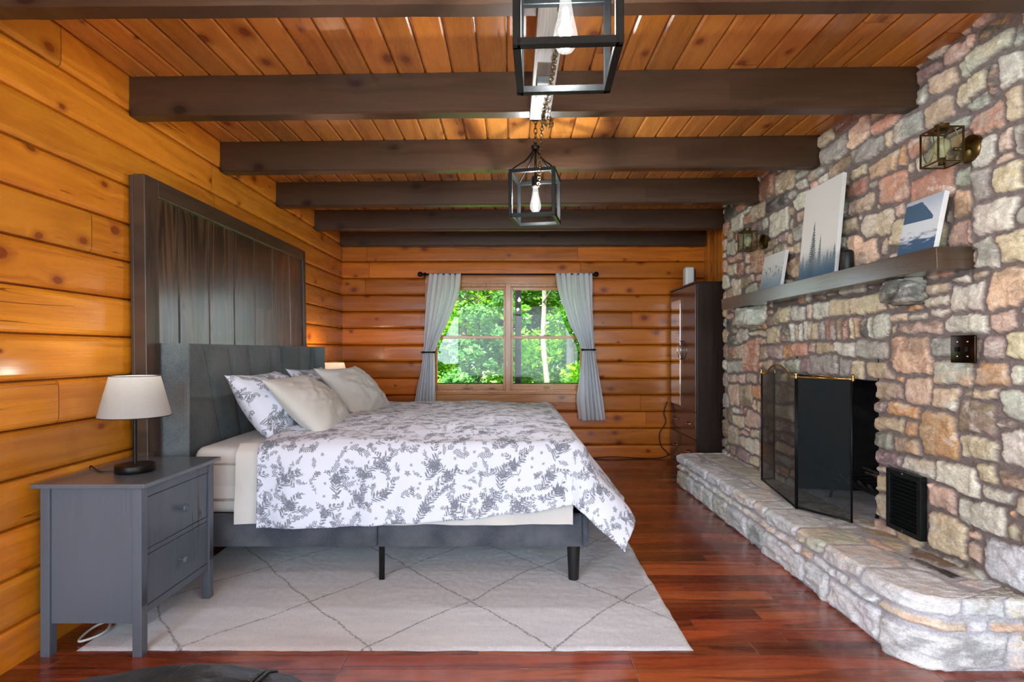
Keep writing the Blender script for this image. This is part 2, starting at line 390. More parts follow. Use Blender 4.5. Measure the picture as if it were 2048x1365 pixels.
# ------------------------------------------------------------------ log walls, ceiling
LOGZ = [-.038 + .182*k for k in range(15)]
def log_profile(zmax):
    pr = []
    for z in LOGZ[:-1]:
        for dz, dep in ((.0, .026), (.0025, .025), (.0055, .0105), (.014, .0035), (.026, .0008), (.09, 0), (.156, .0008), (.168, .0035), (.1765, .0105), (.1795, .025)):
            zz = z + dz
            if 0 <= zz <= zmax: pr.append((zz, dep))
    return [(0, pr[0][1])] + pr + [(zmax, pr[-1][1])]
def log_wall(name, x_or_y, a0, a1, axis, sign, mat, zmax=2.5, hole=None, thick=.15):
    """axis 'y' : wall plane x = const running along y. sign: which way the depth goes (away from the room)"""
    bm = BM(); pr = log_profile(zmax)
    def add(b0, b1, z0, z1):
        P = [(z, d) for z, d in pr if z0 < z < z1]
        def dep(z):
            for (za, da), (zb, db) in zip(pr[:-1], pr[1:]):
                if za <= z <= zb: return da + (db-da)*((z-za)/max(zb-za, 1e-6))
            return 0
        P = [(z0, dep(z0))] + P + [(z1, dep(z1))]
        rows = []
        for z, d in P:
            c = x_or_y + sign*d
            rows.append([bm.verts.new((c, b0, z) if axis == 'y' else (b0, c, z)), bm.verts.new((c, b1, z) if axis == 'y' else (b1, c, z)),
                         bm.verts.new((x_or_y+sign*thick, b1, z) if axis == 'y' else (b1, x_or_y+sign*thick, z)), bm.verts.new((x_or_y+sign*thick, b0, z) if axis == 'y' else (b0, x_or_y+sign*thick, z))])
        for A, B in zip(rows[:-1], rows[1:]):
            for k in range(4): bm.faces.new((A[k], A[(k+1) % 4], B[(k+1) % 4], B[k]))
        bm.faces.new(rows[0][::-1]); bm.faces.new(rows[-1])
    if hole:
        h0, h1, z0, z1 = hole
        add(a0, h0, 0, zmax); add(h1, a1, 0, zmax); add(h0, h1, 0, z0); add(h0, h1, z1, zmax)
    else: add(a0, a1, 0, zmax)
    return tag(obj(name, bm, mat), kind='structure')
BACK = 6.08; LEFT = -1.838; STONE = 1.88; CEIL = 2.49
WX0, WX1, WZ0, WZ1 = -.850, .800, .725, 1.905
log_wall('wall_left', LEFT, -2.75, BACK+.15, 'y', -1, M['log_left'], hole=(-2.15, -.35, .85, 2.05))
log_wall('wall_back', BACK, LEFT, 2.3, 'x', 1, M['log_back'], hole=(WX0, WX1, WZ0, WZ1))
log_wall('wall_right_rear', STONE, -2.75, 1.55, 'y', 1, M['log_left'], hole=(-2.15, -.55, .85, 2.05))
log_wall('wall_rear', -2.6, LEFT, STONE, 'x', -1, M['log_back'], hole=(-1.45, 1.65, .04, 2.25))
# upright boards on the side wall past the chimney
bm = BM()
for k in range(12):
    y0 = 4.98 + k*.0955
    box(bm, 2.105, 2.125, y0, y0+.0955-.002, 0, CEIL, .004, seg=1)
box(bm, 2.125, 2.25, 4.9, BACK, 0, CEIL)
tag(obj('wall_right_side', bm, M['log_side']), kind='structure')
# ceiling boards
bm = BM(); xs = []
k = 0
x = LEFT-.02
prof = []
xb = LEFT
while xb < 2.3:
    for dx, d in ((0, .010), (.0025, .0095), (.004, .006), (.013, 0), (.120, 0), (.126, .004), (.1282, .0095)): prof.append((xb+dx, d))
    xb += .13
prof.append((xb, .010))
rows = [[bm.verts.new((x, y, CEIL + d)) for y in (-2.75, BACK+.15)] for x, d in prof]
for A, B in zip(rows[:-1], rows[1:]): bm.faces.new((A[0], A[1], B[1], B[0]))
box(bm, LEFT-.15, 2.6, -2.9, BACK+.3, CEIL+.012, CEIL+.14)
tag(obj('ceiling', bm, M['ceiling']), kind='structure')

bm = BM(); box(bm, 2.46, 2.6, -2.75, 6.3, -.1, 2.6); box(bm, 1.90, 2.46, 1.45, 1.58, 0, 2.6); box(bm, 1.96, 2.46, 4.80, 4.90, 0, 2.6); box(bm, 1.96, 2.46, 1.58, 4.80, 1.30, 2.6)  # unseen boxes added behind the stone wall to stop light leaking in
tag(obj('wall_right_light_block', bm, M['log_side']), kind='structure')
# beams -------------------------------------------------------------
beams = [(.985, 0, 'dark ceiling beam overhead, just behind the near pendant lantern'), (1.832, -.045, 'dark ceiling beam along the top edge of the picture, nearest one in view'),
         (2.682, -.10, 'dark ceiling beam over the near edge of the bed, second from the top'), (3.518, -.11, 'dark ceiling beam just behind the swag chain, third from the top'),
         (4.36, -.13, 'dark ceiling beam behind the far pendant lantern, fourth from the top'), (5.21, -.05, 'dark ceiling beam next to last before the back wall'),
         (5.985, 0, 'dark ceiling beam lying against the back wall above the window')]
for y, dy, lab in beams:
    bm = BM(); x0, x1 = LEFT+.001, (1.93 if y < 4.8 else 2.10)
    n = 40; rng = random.Random(int(y*100)); rows = []
    y1 = y + .085
    for i in range(n+1):
        t = i/n; x = x0 + (x1-x0)*t; yo = dy*t
        wv = (rng.random()-.5)*.0025; wz = (rng.random()-.5)*.003
        z0 = 2.302 + wz; bv = .008
        ring = [(x, y+yo+wv, CEIL-.0005), (x, y+yo+wv, z0+bv), (x, y+yo+wv+bv, z0), (x, y1+yo-bv+wv, z0), (x, y1+yo+wv, z0+bv), (x, y1+yo+wv, CEIL-.0005)]
        rows.append([bm.verts.new(p) for p in ring])
    for A, B in zip(rows[:-1], rows[1:]):
        for k in range(6): bm.faces.new((A[k], A[(k+1) % 6], B[(k+1) % 6], B[k]))
    bm.faces.new(rows[0]); bm.faces.new(rows[-1][::-1])
    tag(obj('ceiling_beam', bm, M['beam'], smooth='auto'), lab, 'beam', 'dark ceiling beams')
bm = BM(); box(bm, .088, .185, 1.05, 2.668, 2.276, 2.3, .003)
raceway = tag(obj('wood_strip', bm, wood('weathered_strip', 1, 0, (.20, .17, .14), (.09, .075, .06), 0, 0, seg=5, knots=.2, rough=.5, coat=0, line=0)), 'flat wooden strip running under the near beams above the pendants', 'strip')

# ------------------------------------------------------------------ stone
SC = {c: np.array(lin(v)) for c, v in dict(w=(.86, .84, .78), W=(.86, .88, .89), v=(.76, .77, .71), g=(.66, .65, .61), d=(.38, .38, .36), y=(.84, .79, .66), t=(.75, .68, .57),
      b=(.58, .51, .43), p=(.86, .75, .67), P=(.94, .79, .67), s=(.80, .61, .52), o=(.82, .64, .47), r=(.64, .46, .40), m=(.66, .57, .56)).items()}
CROPS = {
'A': (1748, 20, 300/1365, "1130 150 320 110 d,790 358 320 150 p,488 562 200 115 m,1050 380 550 165 v,620 650 270 155 t,430 765 90 150 g,882 720 380 185 y,1132 640 85 270 d,1310 530 230 300 w,1380 190 90 220 v,590 905 290 210 p,992 832 200 110 v,1055 1010 310 230 s,1320 850 180 300 y,308 1060 265 190 g,785 1030 290 110 v,130 1170 95 165 y,390 1240 195 160 s,258 1325 60 180 o,893 1210 80 160 y,1232 1180 130 180 p,1360 1180 90 260 w,1030 1275 200 270 w"),
'B': (1748, 300, 300/1365, "332 160 48 80 y,412 115 90 115 w,172 345 245 250 s,530 335 405 260 s,815 250 170 175 v,1000 310 185 275 g,1205 80 215 60 p,1265 245 310 235 y,825 490 205 260 P,1128 610 430 290 w,572 700 145 350 t,665 610 60 140 g,805 755 265 215 P,1028 950 215 260 w,1290 880 280 280 y,25 870 50 120 g,80 880 45 150 p,800 1182 170 68 w,970 1145 165 60 t"),
'C': (1748, 560, 300/1365, "560 80 240 100 t,550 200 230 110 w,857 165 330 250 w,1240 70 420 340 P,67 415 130 220 v,220 350 148 78 w,395 340 165 72 t,588 312 190 62 w,165 460 58 80 y,408 438 410 98 p,850 402 430 155 w,1195 378 235 180 p,1375 390 70 90 w,328 688 395 310 P,615 615 240 165 g,1085 620 200 190 m,1305 600 165 220 y,227 917 65 55 o,390 1015 240 225 p,712 852 355 220 v,1095 860 290 205 o,1345 870 120 180 w,125 1008 230 150 t,658 1090 235 195 w,835 1035 100 48 y,1022 1045 225 110 y,1290 1135 260 260 v,50 1170 88 120 b,260 1195 290 122 o,930 1250 350 310 b,1145 1190 65 130 s,1190 1312 148 70 b"),
'D': (1748, 820, 300/1365, "140 140 250 140 t,335 170 100 140 o,580 230 330 400 o,975 350 405 200 y,1290 345 270 300 w,82 280 148 155 g,295 335 245 140 t,135 447 235 130 m,412 525 305 150 w,758 625 400 250 w,1042 585 185 150 y,1275 650 250 150 b,85 545 128 70 w,88 675 135 150 y,85 870 125 220 t,615 800 245 240 p,1152 798 295 120 w,992 970 460 250 w,1248 948 105 65 o,670 1140 335 350 y,948 1150 175 80 p,930 1280 130 165 p,1300 1135 100 160 y,1365 880 80 170 t"),
'Z': (0, 0, 1, "2018 1128 98 88 W,1752 452 64 54 y,1749 400 12 36 y,1744 700 59 36 g,1756 741 55 30 t,1769 247 58 30 s,1733 299 65 38 g,1765 333 62 36 y"),
'E': (1440, 230, 320/1365, "905 205 140 115 y,1075 80 215 90 r,1175 155 185 210 P,960 305 235 190 g,1025 430 200 105 b,1172 500 130 90 y,395 615 140 180 s,545 570 180 175 t,695 500 105 65 v,808 505 140 80 g,690 590 105 80 v,482 745 205 95 d,612 690 65 80 g,80 820 88 120 d,178 790 80 70 s,235 815 58 45 w,145 915 100 135 w,235 885 58 85 s,325 825 105 130 t,495 925 180 200 w,380 925 58 75 v,305 955 90 75 m,597 935 30 85 y,612 810 48 80 t,80 1020 42 110 t,540 1045 78 80 m,360 1065 70 52 y,430 1100 105 85 b,505 1175 120 150 y,87 1140 68 130 v,140 1130 30 90 t,130 1222 95 65 s,65 1230 25 60 s,312 1240 112 220 s,235 1230 32 95 p,95 1320 78 90 y,170 1310 42 120 r,236 1330 35 80 p,520 1320 88 90 v,572 1310 38 100 o,1030 590 125 95 t,1145 632 205 130 s,1305 592 80 80 g,1005 660 40 40 y,1003 800 150 190 g,1208 752 255 150 p,1068 958 190 130 t,1028 1095 78 100 w,1210 1150 270 265 P,1335 1110 50 80 w,1012 1205 130 85 t,1012 1290 110 60 s,930 1060 62 240 b,560 1220 32 60 s,1182 880 50 40 v,600 1060 35 80 t"),
'F': (1440, 560, 340/1934, "180 90 108 190 w,100 150 60 110 t,115 420 70 50 p,235 385 100 60 b,580 362 105 72 r,555 470 65 90 m,700 400 205 175 y,890 375 140 175 v,1010 352 58 190 w,1145 345 190 190 w,1365 310 225 185 y,1675 280 375 210 y,230 488 112 118 t,155 480 34 70 p,105 530 58 120 d,355 545 102 58 y,165 575 48 50 t,255 640 128 175 v,420 615 188 48 y,135 680 108 130 d,605 630 155 190 y,710 620 50 190 d,768 612 44 200 d,815 605 42 210 v,870 598 28 180 t,912 600 34 200 w,970 592 52 220 v,1022 588 38 210 y,1080 582 62 210 t,1150 580 60 220 g,1210 572 50 230 r,1275 566 60 235 b,1340 560 48 240 t,1418 560 56 240 r,1482 560 56 245 y,1550 555 60 250 t,1635 545 78 260 d,1703 535 52 255 v,475 700 72 65 p,125 830 88 145 b,212 832 80 150 t,345 862 175 355 s,490 832 78 155 t,620 822 170 150 m,767 815 92 155 o,910 795 185 155 s,1025 780 85 130 p,1187 785 208 145 t,1410 790 230 175 w,165 995 170 130 v,535 970 105 120 t,680 970 105 110 g,825 990 150 150 v,965 985 118 165 m,1180 965 300 235 g,1405 995 138 200 g,1560 1020 155 185 y,130 1125 88 105 m,230 1125 95 95 p,350 1125 110 112 p"),
'G': (1440, 760, 180/1365, "200 230 170 330 p,390 250 165 335 t,550 190 130 215 o,515 390 42 190 p,582 430 62 240 y,150 540 65 260 b,242 470 95 90 w,350 470 120 130 r,275 630 175 190 y,492 600 230 270 p,197 842 155 310 t,400 742 68 58 p,375 810 90 72 p,525 820 130 150 y,325 940 86 175 t,485 1010 208 245 w,190 1060 112 120 b,340 1130 200 190 m,515 1225 148 150 y,800 200 200 250 t,1010 210 190 250 t,740 470 110 190 t,965 490 290 190 y,700 660 65 170 g,820 690 150 150 t,1010 710 195 150 m,970 890 300 115 m,970 1050 300 135 y,970 1230 300 125 g"),
}
stones = []
for ox, oy, s, txt in CROPS.values():
    for it in txt.split(','):
        cx, cy, wd, hh, c = it.split(); cx, cy, wd, hh = float(cx)*s+ox, float(cy)*s+oy, float(wd)*s, float(hh)*s
        d = STONE*F/(cx-1022); ya = STONE*F/(cx+wd/2-1022); yb = STONE*F/(cx-wd/2-1022)
        z = CAMZ - (cy-703)*d/F
        stones.append(((ya+yb)/2, z, (yb-ya)/2, hh*d/F/2, c))
def stone_field(U, V, stones, grow, gap, fill=None, warp=.008, seed=1, fill_cols='wvgytpsob', fmin=.026, fmax=.15):
    rng = random.Random(seed); du = U[1, 0]-U[0, 0] if U.shape[0] > 1 else .01
    WU = U + fbm(U*14, V*14, 3)*warp*1.8 + fbm(U*55+3, V*55, 3)*.006; WV = V + fbm(U*14+50, V*14+9, 3)*warp*1.8 + fbm(U*55+77, V*55, 3)*.006
    d1 = np.full(U.shape, 9.0); d2 = np.full(U.shape, 9.0); lab = np.full(U.shape, -1)
    u0 = U[:, 0]; v0 = V[0, :]
    def put(st, i):
        u, v, a, b, c = st; ang = (rng.random()-.5)*.10; R = .14
        i0, i1 = np.searchsorted(u0, [u-a-R, u+a+R]); j0, j1 = np.searchsorted(v0, [v-b-R, v+b+R])
        if i1 <= i0 or j1 <= j0: return
        S = np.s_[i0:i1, j0:j1]; x = WU[S]-u; y = WV[S]-v; x, y = x*math.cos(ang)-y*math.sin(ang), x*math.sin(ang)+y*math.cos(ang)
        tap = (rng.random()-.5)*.3; y2 = y*(1+tap*np.clip(x/max(a, .01), -1, 1)); x2 = x*(1+(rng.random()-.5)*.25*np.clip(y/max(b, .01), -1, 1))
        r = min(a, b)*(.18+.32*rng.random()); qx = np.abs(x2)-a+r; qy = np.abs(y2)-b+r
        d = np.hypot(np.maximum(qx, 0), np.maximum(qy, 0)) + np.minimum(np.maximum(qx, qy), 0) - r
        D1, D2, L = d1[S], d2[S], lab[S]
        nn = d < D1; D2n = np.where(nn, D1, np.minimum(D2, d)); d2[S] = D2n; d1[S] = np.where(nn, d, D1); lab[S] = np.where(nn, i, L)
    for i, s in enumerate(stones): put(s, i)
    if fill is not None:
        for it in range(400):
            dd = np.where(fill, d1, -1); k = np.unravel_index(np.argmax(dd), dd.shape); m = dd[k]
            if m < fmin: break
            b = min(m*.72, fmax/2); a = b*(1.0+.9*rng.random()); b = b*(.75+.25*rng.random())
            stones.append((U[k], V[k], a, b, rng.choice(fill_cols))); put(stones[-1], len(stones)-1)
    inside = np.minimum(grow-d1, (d2-d1-gap)*.5)
    return lab, inside
def stone_colors(lab, inside, stones, seed=3, mortar=(.50, .455, .44), keys='wygtposbvm', cj=.07):
    rng = np.random.RandomState(seed); n = len(stones)
    base = np.array([SC[s[4]] for s in stones]); jit = 1 + (rng.rand(n, 1)-.5)*.22; c1 = base*jit*(1+(rng.rand(n, 3)-.5)*cj)
    alt = np.array([SC[keys[rng.randint(len(keys))]] for _ in range(n)]); c2 = c1*.45 + alt*.55
    dk = rng.rand(n) < .25; c2[dk] = c1[dk]*.5
    L = np.clip(lab, 0, None); msk = sstep(inside, -.001, .0025)[..., None]
    mo = np.array(lin(mortar)); 
    return c1[L]*msk + mo*(1-msk), c2[L]*msk + mo*(1-msk), rng.rand(n)[L], rng.rand(n)[L], rng.rand(n)[L], msk[..., 0]
def stone_mat(name, ax, streak, bl=.38):
    g = Mat(name); x, y, z = g.pos(); P = g.vec(x, y, z); c1 = g.attr('Col'); c2 = g.attr('Col2'); r = g.attrf('rnd'); ms = g.attrf('msk')
    a = g.noise(g.vec(x*5 + r*30, y*5, z*6 + r*20), 1, 4, .6, .4); st = g.noise(g.vec(x*14, y*14 + r*9, z*streak), 1, 4, .65, .5)
    fine = g.noise(P, 120, 5, .7)
    col = g.mix(g.step(a*.65 + st*.35, .47, .58), c1, c2)
    wh = g.step(g.noise(g.vec(x*9, y*9 + r*13, z*12), 1, 4, .65, .6), .56, .66)*ms
    col = g.mix(wh*.45, col, (.80, .78, .72))
    k = g.step(fine, .25, .75, .74, 1.2)*g.step(st, .3, .7, .84, 1.14)
    col = g.mix(1.0, col, g.vec(k, k, k), 'MULTIPLY')
    blot = g.step(g.noise(g.vec(x*22, y*22 + r*7, z*26), 1, 4, .7), .60, .72)*ms*(r > .45)
    col = g.mix(blot*bl, col, (.13, .10, .07))
    g.bump(fine*.5 + st*.8, .55, .008)
    return g.set(color=col, rough=.88, spec=.25)
M['stone'] = stone_mat('fieldstone', 1, 40); M['hearth'] = stone_mat('hearth_stone', 1, 60, .15)
ys = np.arange(1.55, 4.945, .0075); zs = np.arange(0.0, CEIL+.008, .0065)
U, V = np.meshgrid(ys, zs, indexing='ij')
FY0, FY1, FZ0, FZ1 = 2.864, 3.68, .262, 1.018
op = (U > FY0) & (U < FY1) & (V < FZ1)
fill = ~((U > FY0-.03) & (U < FY1+.03) & (V < FZ1+.03)) & ~((U > 2.50) & (U < 2.78) & (V > .28) & (V < .62)) & ((V > .24) | (U < 2.03))
lab, ins = stone_field(U, V, stones, .0015, .019, fill, fmin=.033)
c1, c2, r1, r2, r3, msk = stone_colors(lab, ins, stones)
hgt = sstep(ins, -.002, .007)*(.009 + .010*r1) + sstep(ins, .0, .03)*.003
cu = np.array([s[0] for s in stones])[np.clip(lab, 0, None)]; cv = np.array([s[1] for s in stones])[np.clip(lab, 0, None)]
hgt += msk*((U-cu)*(r2-.5)*.10 + (V-cv)*(r3-.5)*.10)
hgt += msk*(fbm(U*18, V*26, 4)*.010 + np.abs(fbm(U*45, V*70, 3))*.009) + (1-msk)*fbm(U*40, V*40, 3)*.004
hgt = np.clip(hgt, -.004, .05)
flat = (U > 2.51) & (U < 2.765) & (V > .295) & (V < .61); hgt = np.where(flat, 0, hgt)
sw = (U > 2.205) & (U < 2.345) & (V > 1.10) & (V < 1.245); hgt = np.where(sw, 0, hgt)
step_ = sstep(-U, -2.29, -2.262)*.022 * (V > 1.58) + sstep(-U, -2.29, -2.262)*.008*(V <= 1.58)
XX = STONE + .012 - hgt - step_
XX[-1, :] = 2.11
fm = ~((op[:-1, :-1] & op[1:, 1:]))
me = grid_mesh('wall_right', XX, U, V, mask=fm, attrs={'rnd': r1, 'msk': msk}, cattrs={'Col': c1, 'Col2': c2})
tag(link_mesh('wall_right', me, M['stone']), kind='structure')
# firebox behind the opening
fb = empty('firebox', (2.15, 3.27, .26), 'sooty black firebox recess inside the stone fireplace', 'fireplace')
bm = BM()
def quad(bm, *p): bm.faces.new([bm.verts.new(q) for q in p])
X0, X1 = STONE+.005, 2.42
yb0, yb1 = FY0+.10, FY1-.10
quad(bm, (X0, FY0, .262), (X1, yb0, .262), (X1, yb0, 1.2), (X0, FY0, 1.2)); quad(bm, (X0, FY1, .262), (X0, FY1, 1.2), (X1, yb1, 1.2), (X1, yb1, .262))
quad(bm, (X1, yb0, .262), (X1, yb1, .262), (X1, yb1, 1.2), (X1, yb0, 1.2)); quad(bm, (X0, FY0, FZ1), (X0+.14, FY0, FZ1), (X0+.14, FY1, FZ1), (X0, FY1, FZ1))
quad(bm, (X0+.14, FY0, FZ1), (X0+.14, FY0, 1.25), (X0+.14, FY1, 1.25), (X0+.14, FY1, FZ1)); quad(bm, (X0, FY0, 1.2), (X1, FY0, 1.2), (X1, FY1, 1.2), (X0, FY1, 1.2))
obj('firebox_lining', bm, M['soot'], fb)
bm = BM(); box(bm, STONE-.02, X1, FY0, FY1, .2, .262); obj('firebox_floor', bm, M['ash'], fb)

# hearth ------------------------------------------------------------
path = []
def arc(cx, cy, r, a0, a1, n): return [(cx + r*math.cos(math.radians(a0+(a1-a0)*k/n)), cy + r*math.sin(math.radians(a0+(a1-a0)*k/n))) for k in range(n+1)]
raw = [(1.90, 4.93)] + arc(1.543, 4.86, .07, 90, 180, 10) + arc(1.613, 2.175, .14, 180, 270, 24) + [(1.90, 2.035)]
raw = np.array(raw); sl = np.r_[0, np.cumsum(np.hypot(*np.diff(raw, axis=0).T))]
ss = np.arange(0, sl[-1], .0085); px = np.interp(ss, sl, raw[:, 0]); py = np.interp(ss, sl, raw[:, 1])
tx = np.gradient(px, ss); ty = np.gradient(py, ss); k5 = np.ones(5)/5
nx, ny = ty, -tx       # outward normal (path runs far -> near, outward is -x)
nx, ny = np.convolve(np.pad(nx, 2, 'edge'), k5, 'valid'), np.convolve(np.pad(ny, 2, 'edge'), k5, 'valid')
if nx[len(nx)//2] > 0: nx, ny = -nx, -ny
HT = .262; tf = np.arange(0, HT-.004, .0065); tin = np.arange(0.004, .43, .0085)
s_start = ss[np.argmin(np.abs(py-4.86) + (px > 1.5)*9)]
def s_of(y): return s_start + (4.86 - y)
iy = np.interp(ss, ss, py); inner_y = np.clip(py, 2.2, 4.90)
n_in = np.argmax(py < 2.2) if (py < 2.2).any() else len(ss)
tail = np.arange(len(ss)) >= n_in
inner_y = np.where(tail, 2.2 - (np.arange(len(ss))-n_in)/max(1, len(ss)-n_in)*.155, inner_y)
dep = np.hypot(1.90-px, inner_y-py)
S2, T2 = np.meshgrid(ss, np.r_[tf, HT + tin], indexing='ij')
hs = []
rng = random.Random(11)
def course(js, t0, t1, cols):
    for a, b in zip(js[:-1], js[1:]):
        j = (rng.random()-.5)*.008; hs.append(((a+b)/2, (t0+t1)/2 + j, (b-a)/2-.008, (t1-t0)/2 - rng.random()*.004, rng.choice(cols)))
end = ss[-1]
A1 = s_of(2.175); A2 = A1 + .22          # corner arc
course([0, .2, .36] + [s_of(y) for y in (4.66, 4.48, 4.25, 4.05, 3.8, 3.46, 3.25, 2.78, 2.58, 2.215)] + [A2+.20, A2+.29, end+.05], .004, .127, 'WWWvWwW')
course([0, .2, .36] + [s_of(y) for y in (4.7, 4.5, 4.38, 4.1, 3.98, 3.7, 3.55, 3.3, 3.1, 2.82, 2.72, 2.52, 2.43, 2.22)] + [A2+.06, A2+.13, end], .143, .182, 'wWWWpwg')
tj = [0, .2, .38] + [s_of(y) for y in (4.66, 4.48, 4.18, 3.92, 3.68, 3.36, 3.2, 2.86, 2.61, 2.33)] + [A2+.03, A2+.19, end+.1]
for a, b in zip(tj[:-1], tj[1:]):
    dd = .11 + rng.random()*.13
    hs.append(((a+b)/2, (.198+HT+dd)/2, (b-a)/2-.008, (HT+dd-.198)/2, rng.choice('WWWvWWw')))
# flagstones further back on the top
for y, t, a, b, c in ((2.45, .36, .12, .05, 'b'), (2.33, .305, .10, .028, 'd'), (2.60, .33, .10, .04, 'y'), (2.60, .25, .09, .025, 'P'), (2.75, .36, .1, .05, 't'), (2.47, .235, .05, .02, 'd')):
    hs.append((s_of(y), HT + t, a, b, c))
fillh = (T2 > HT+.13)
lab, ins = stone_field(S2, T2, hs, .003, .015, fillh, warp=.006, seed=5, fill_cols='WwvWgvWw', fmin=.035, fmax=.22)
c1, c2, r1, r2, r3, msk = stone_colors(lab, ins, hs, 9, (.74, .74, .77), 'WwWgvWWp', .03)
top = T2 > HT
hg = sstep(ins, -.002, .014)*np.where(top, .004, .014+.010*r1) + msk*(fbm(S2*18, T2*30, 4)*np.where(top, .004, .014) + fbm(S2*70, T2*90, 3)*.003)
hg = np.clip(hg, -.003, .045)
T2f = np.minimum(T2, HT); fr = np.clip((T2-HT)/.43, 0, 1)
# round the top edge
edge = np.clip((T2-(HT-.02))/.04, 0, 1); 
bx = px[:, None] + (1.90-px)[:, None]*fr; by = py[:, None] + (inner_y-py)[:, None]*fr
outw = np.where(top, 0, 1.0)
X_ = bx + nx[:, None]*hg*outw; Y_ = by + ny[:, None]*hg*outw; Z_ = T2f + np.where(top, hg, 0) - np.where(T2f > HT-.02, (np.clip((T2f-(HT-.02))/.02, 0, 1))**2*.004, 0)*(~top)
me = grid_mesh('hearth', X_, Y_, Z_, flip=False, attrs={'rnd': r1, 'msk': msk}, cattrs={'Col': c1, 'Col2': c2})
ho = tag(link_mesh('hearth', me, M['hearth']), 'raised pale fieldstone hearth with rounded near corner along the stone wall', 'hearth')

# stone corbels under the mantel
def rock(name, c, r, lab, cols, seed):
    bm = BM(); bmesh.ops.create_icosphere(bm, subdivisions=5, radius=1)
    for v in bm.verts:
        p = v.co; q = Vector([math.copysign(abs(a)**.62, a) for a in p]); n = fbm(np.array(p.x*2.2+seed*7+p.z), np.array(p.y*2.2+p.z*1.7), 4)
        v.co = Vector((q.x*r[0], q.y*r[1], q.z*r[2]))*(1+float(n)*.34) + Vector(c)
    me = bpy.data.meshes.new(name); bm.to_mesh(me); bm.free(); n = len(me.vertices)
    for k, col in zip(('Col', 'Col2'), cols):
        t = me.attributes.new(k, 'FLOAT_COLOR', 'POINT'); t.data.foreach_set('color', np.tile(np.r_[SC[col], 1], n).astype(np.float32))
    for k in ('rnd', 'msk'):
        t = me.attributes.new(k, 'FLOAT', 'POINT'); t.data.foreach_set('value', np.full(n, .6 if k == 'rnd' else 1.0, np.float32))
    me.shade_smooth(); return tag(link_mesh(name, me, M['stone']), lab, 'corbel', 'stone corbels under the mantel')
rock('stone_corbel', (1.835, 2.60, 1.445), (.085, .085, .058), 'dark flecked stone corbel under the near half of the mantel', 'gd', 1)
rock('stone_corbel', (1.83, 4.25, 1.43), (.10, .115, .075), 'pale grey stone corbel under the far end of the mantel', 'vg', 2)

# mantel --------------------------------------------------------------
bm = BM(); box(bm, 1.726, STONE+.012, 2.264, 4.575, 1.505, 1.594, .0015)
for v in bm.verts:
    if v.co.x < 1.75: v.co.x += (1.594-v.co.z)*.050
mantel = tag(obj('mantel', bm, M['mantel']), 'long dark wooden mantel shelf on the stone wall above the fireplace', 'mantel')

# ------------------------------------------------------------------ fireplace screen
def mesh_mat():
    g = Mat('black_wire_mesh'); x, y, z = g.pos(); nt = g.nt
    n = g.noise(g.vec(x*60, y*60, z*240), 1, 2)
    tr = g.node('ShaderNodeBsdfTransparent'); mx = g.node('ShaderNodeMixShader')
    g.set(color=(.020, .030, .034), rough=.38, metal=.4)
    g.link(g.step(n, .3, .7, .33, .45), mx.inputs[0]); nt.links.new(g.b.outputs[0], mx.inputs[1]); nt.links.new(tr.outputs[0], mx.inputs[2]); nt.links.new(mx.outputs[0], g.out.inputs[0]); return g.mat
M['mesh'] = mesh_mat()
SCR = [(1.86, 3.93), (1.75, 3.895), (1.634, 3.196), (1.795, 2.927)]
scr = empty('fireplace_screen', (1.70, 3.4, .2655), 'three-panel black mesh fireplace screen with arched brass top rail', 'fire screen')
Z0, ZT = .2655, 1.02
def arch(t):
    # S-curved centre panel top
    b = 1.012
    if t < .14 or t > .86: return b + .0
    u = (t-.14)/.72; return b + .072*(math.sin(PI*u)**.85)*(1 if .0 < u < 1 else 0)
pan = [(SCR[0], SCR[1], lambda t: ZT), (SCR[1], SCR[2], arch), (SCR[2], SCR[3], lambda t: ZT)]
for a, b, fn in pan:
    a, b = Vector((*a, 0)), Vector((*b, 0)); ln = (b-a).length; dr = (b-a).normalized()
    n = 40; pts = [(a + dr*(.006 + (ln-.012)*k/n)) + Vector((0, 0, fn(k/n))) for k in range(n+1)]
    pn = empty('screen_panel', (0, 0, 0)); pn.parent = scr; pn.location = (0, 0, 0)
    bm = BM()
    for p, q in zip(pts[:-1], pts[1:]): quad(bm, (p.x, p.y, Z0+.012), (q.x, q.y, Z0+.012), q-Vector((0, 0, .004)), p-Vector((0, 0, .004)))
    # give the mesh its wire thickness
    obj('wire_mesh', bm, M['mesh'], pn)
    bm = BM(); tube(bm, [(pts[0].x, pts[0].y, Z0), (pts[0].x, pts[0].y, pts[0].z)], .0055); tube(bm, [(pts[-1].x, pts[-1].y, Z0), (pts[-1].x, pts[-1].y, pts[-1].z)], .0055)
    tube(bm, [(pts[0].x, pts[0].y, Z0+.008), (pts[-1].x, pts[-1].y, Z0+.008)], .0055); obj('panel_frame', bm, M['black_metal'], pn, True)
    bm = BM(); tube(bm, pts, .0062); obj('top_rail', bm, M['brass'], pn, True)
for x, y in SCR:
    bm = BM(); lathe(bm, [(0, 0), (.009, .0), (.009, .012), (.005, .018), (.010, .026), (.010, .034), (.0, .042)], (x, y, 1.008), 14); obj('brass_finial', bm, M['brass'], scr, True)
bm = BM()
mid = [Vector((1.634, 3.196, 0)).lerp(Vector((1.795, 2.927, 0)), t) for t in (.3, .45, .6, .75)]
tube(bm, smoothpts([(mid[0].x-.006, mid[0].y, 1.024), (mid[1].x-.016, mid[1].y, 1.034), (mid[2].x-.016, mid[2].y, 1.032), (mid[3].x-.006, mid[3].y, 1.024)], 5), .004, 8)
obj('brass_handle', bm, M['brass'], scr, True)

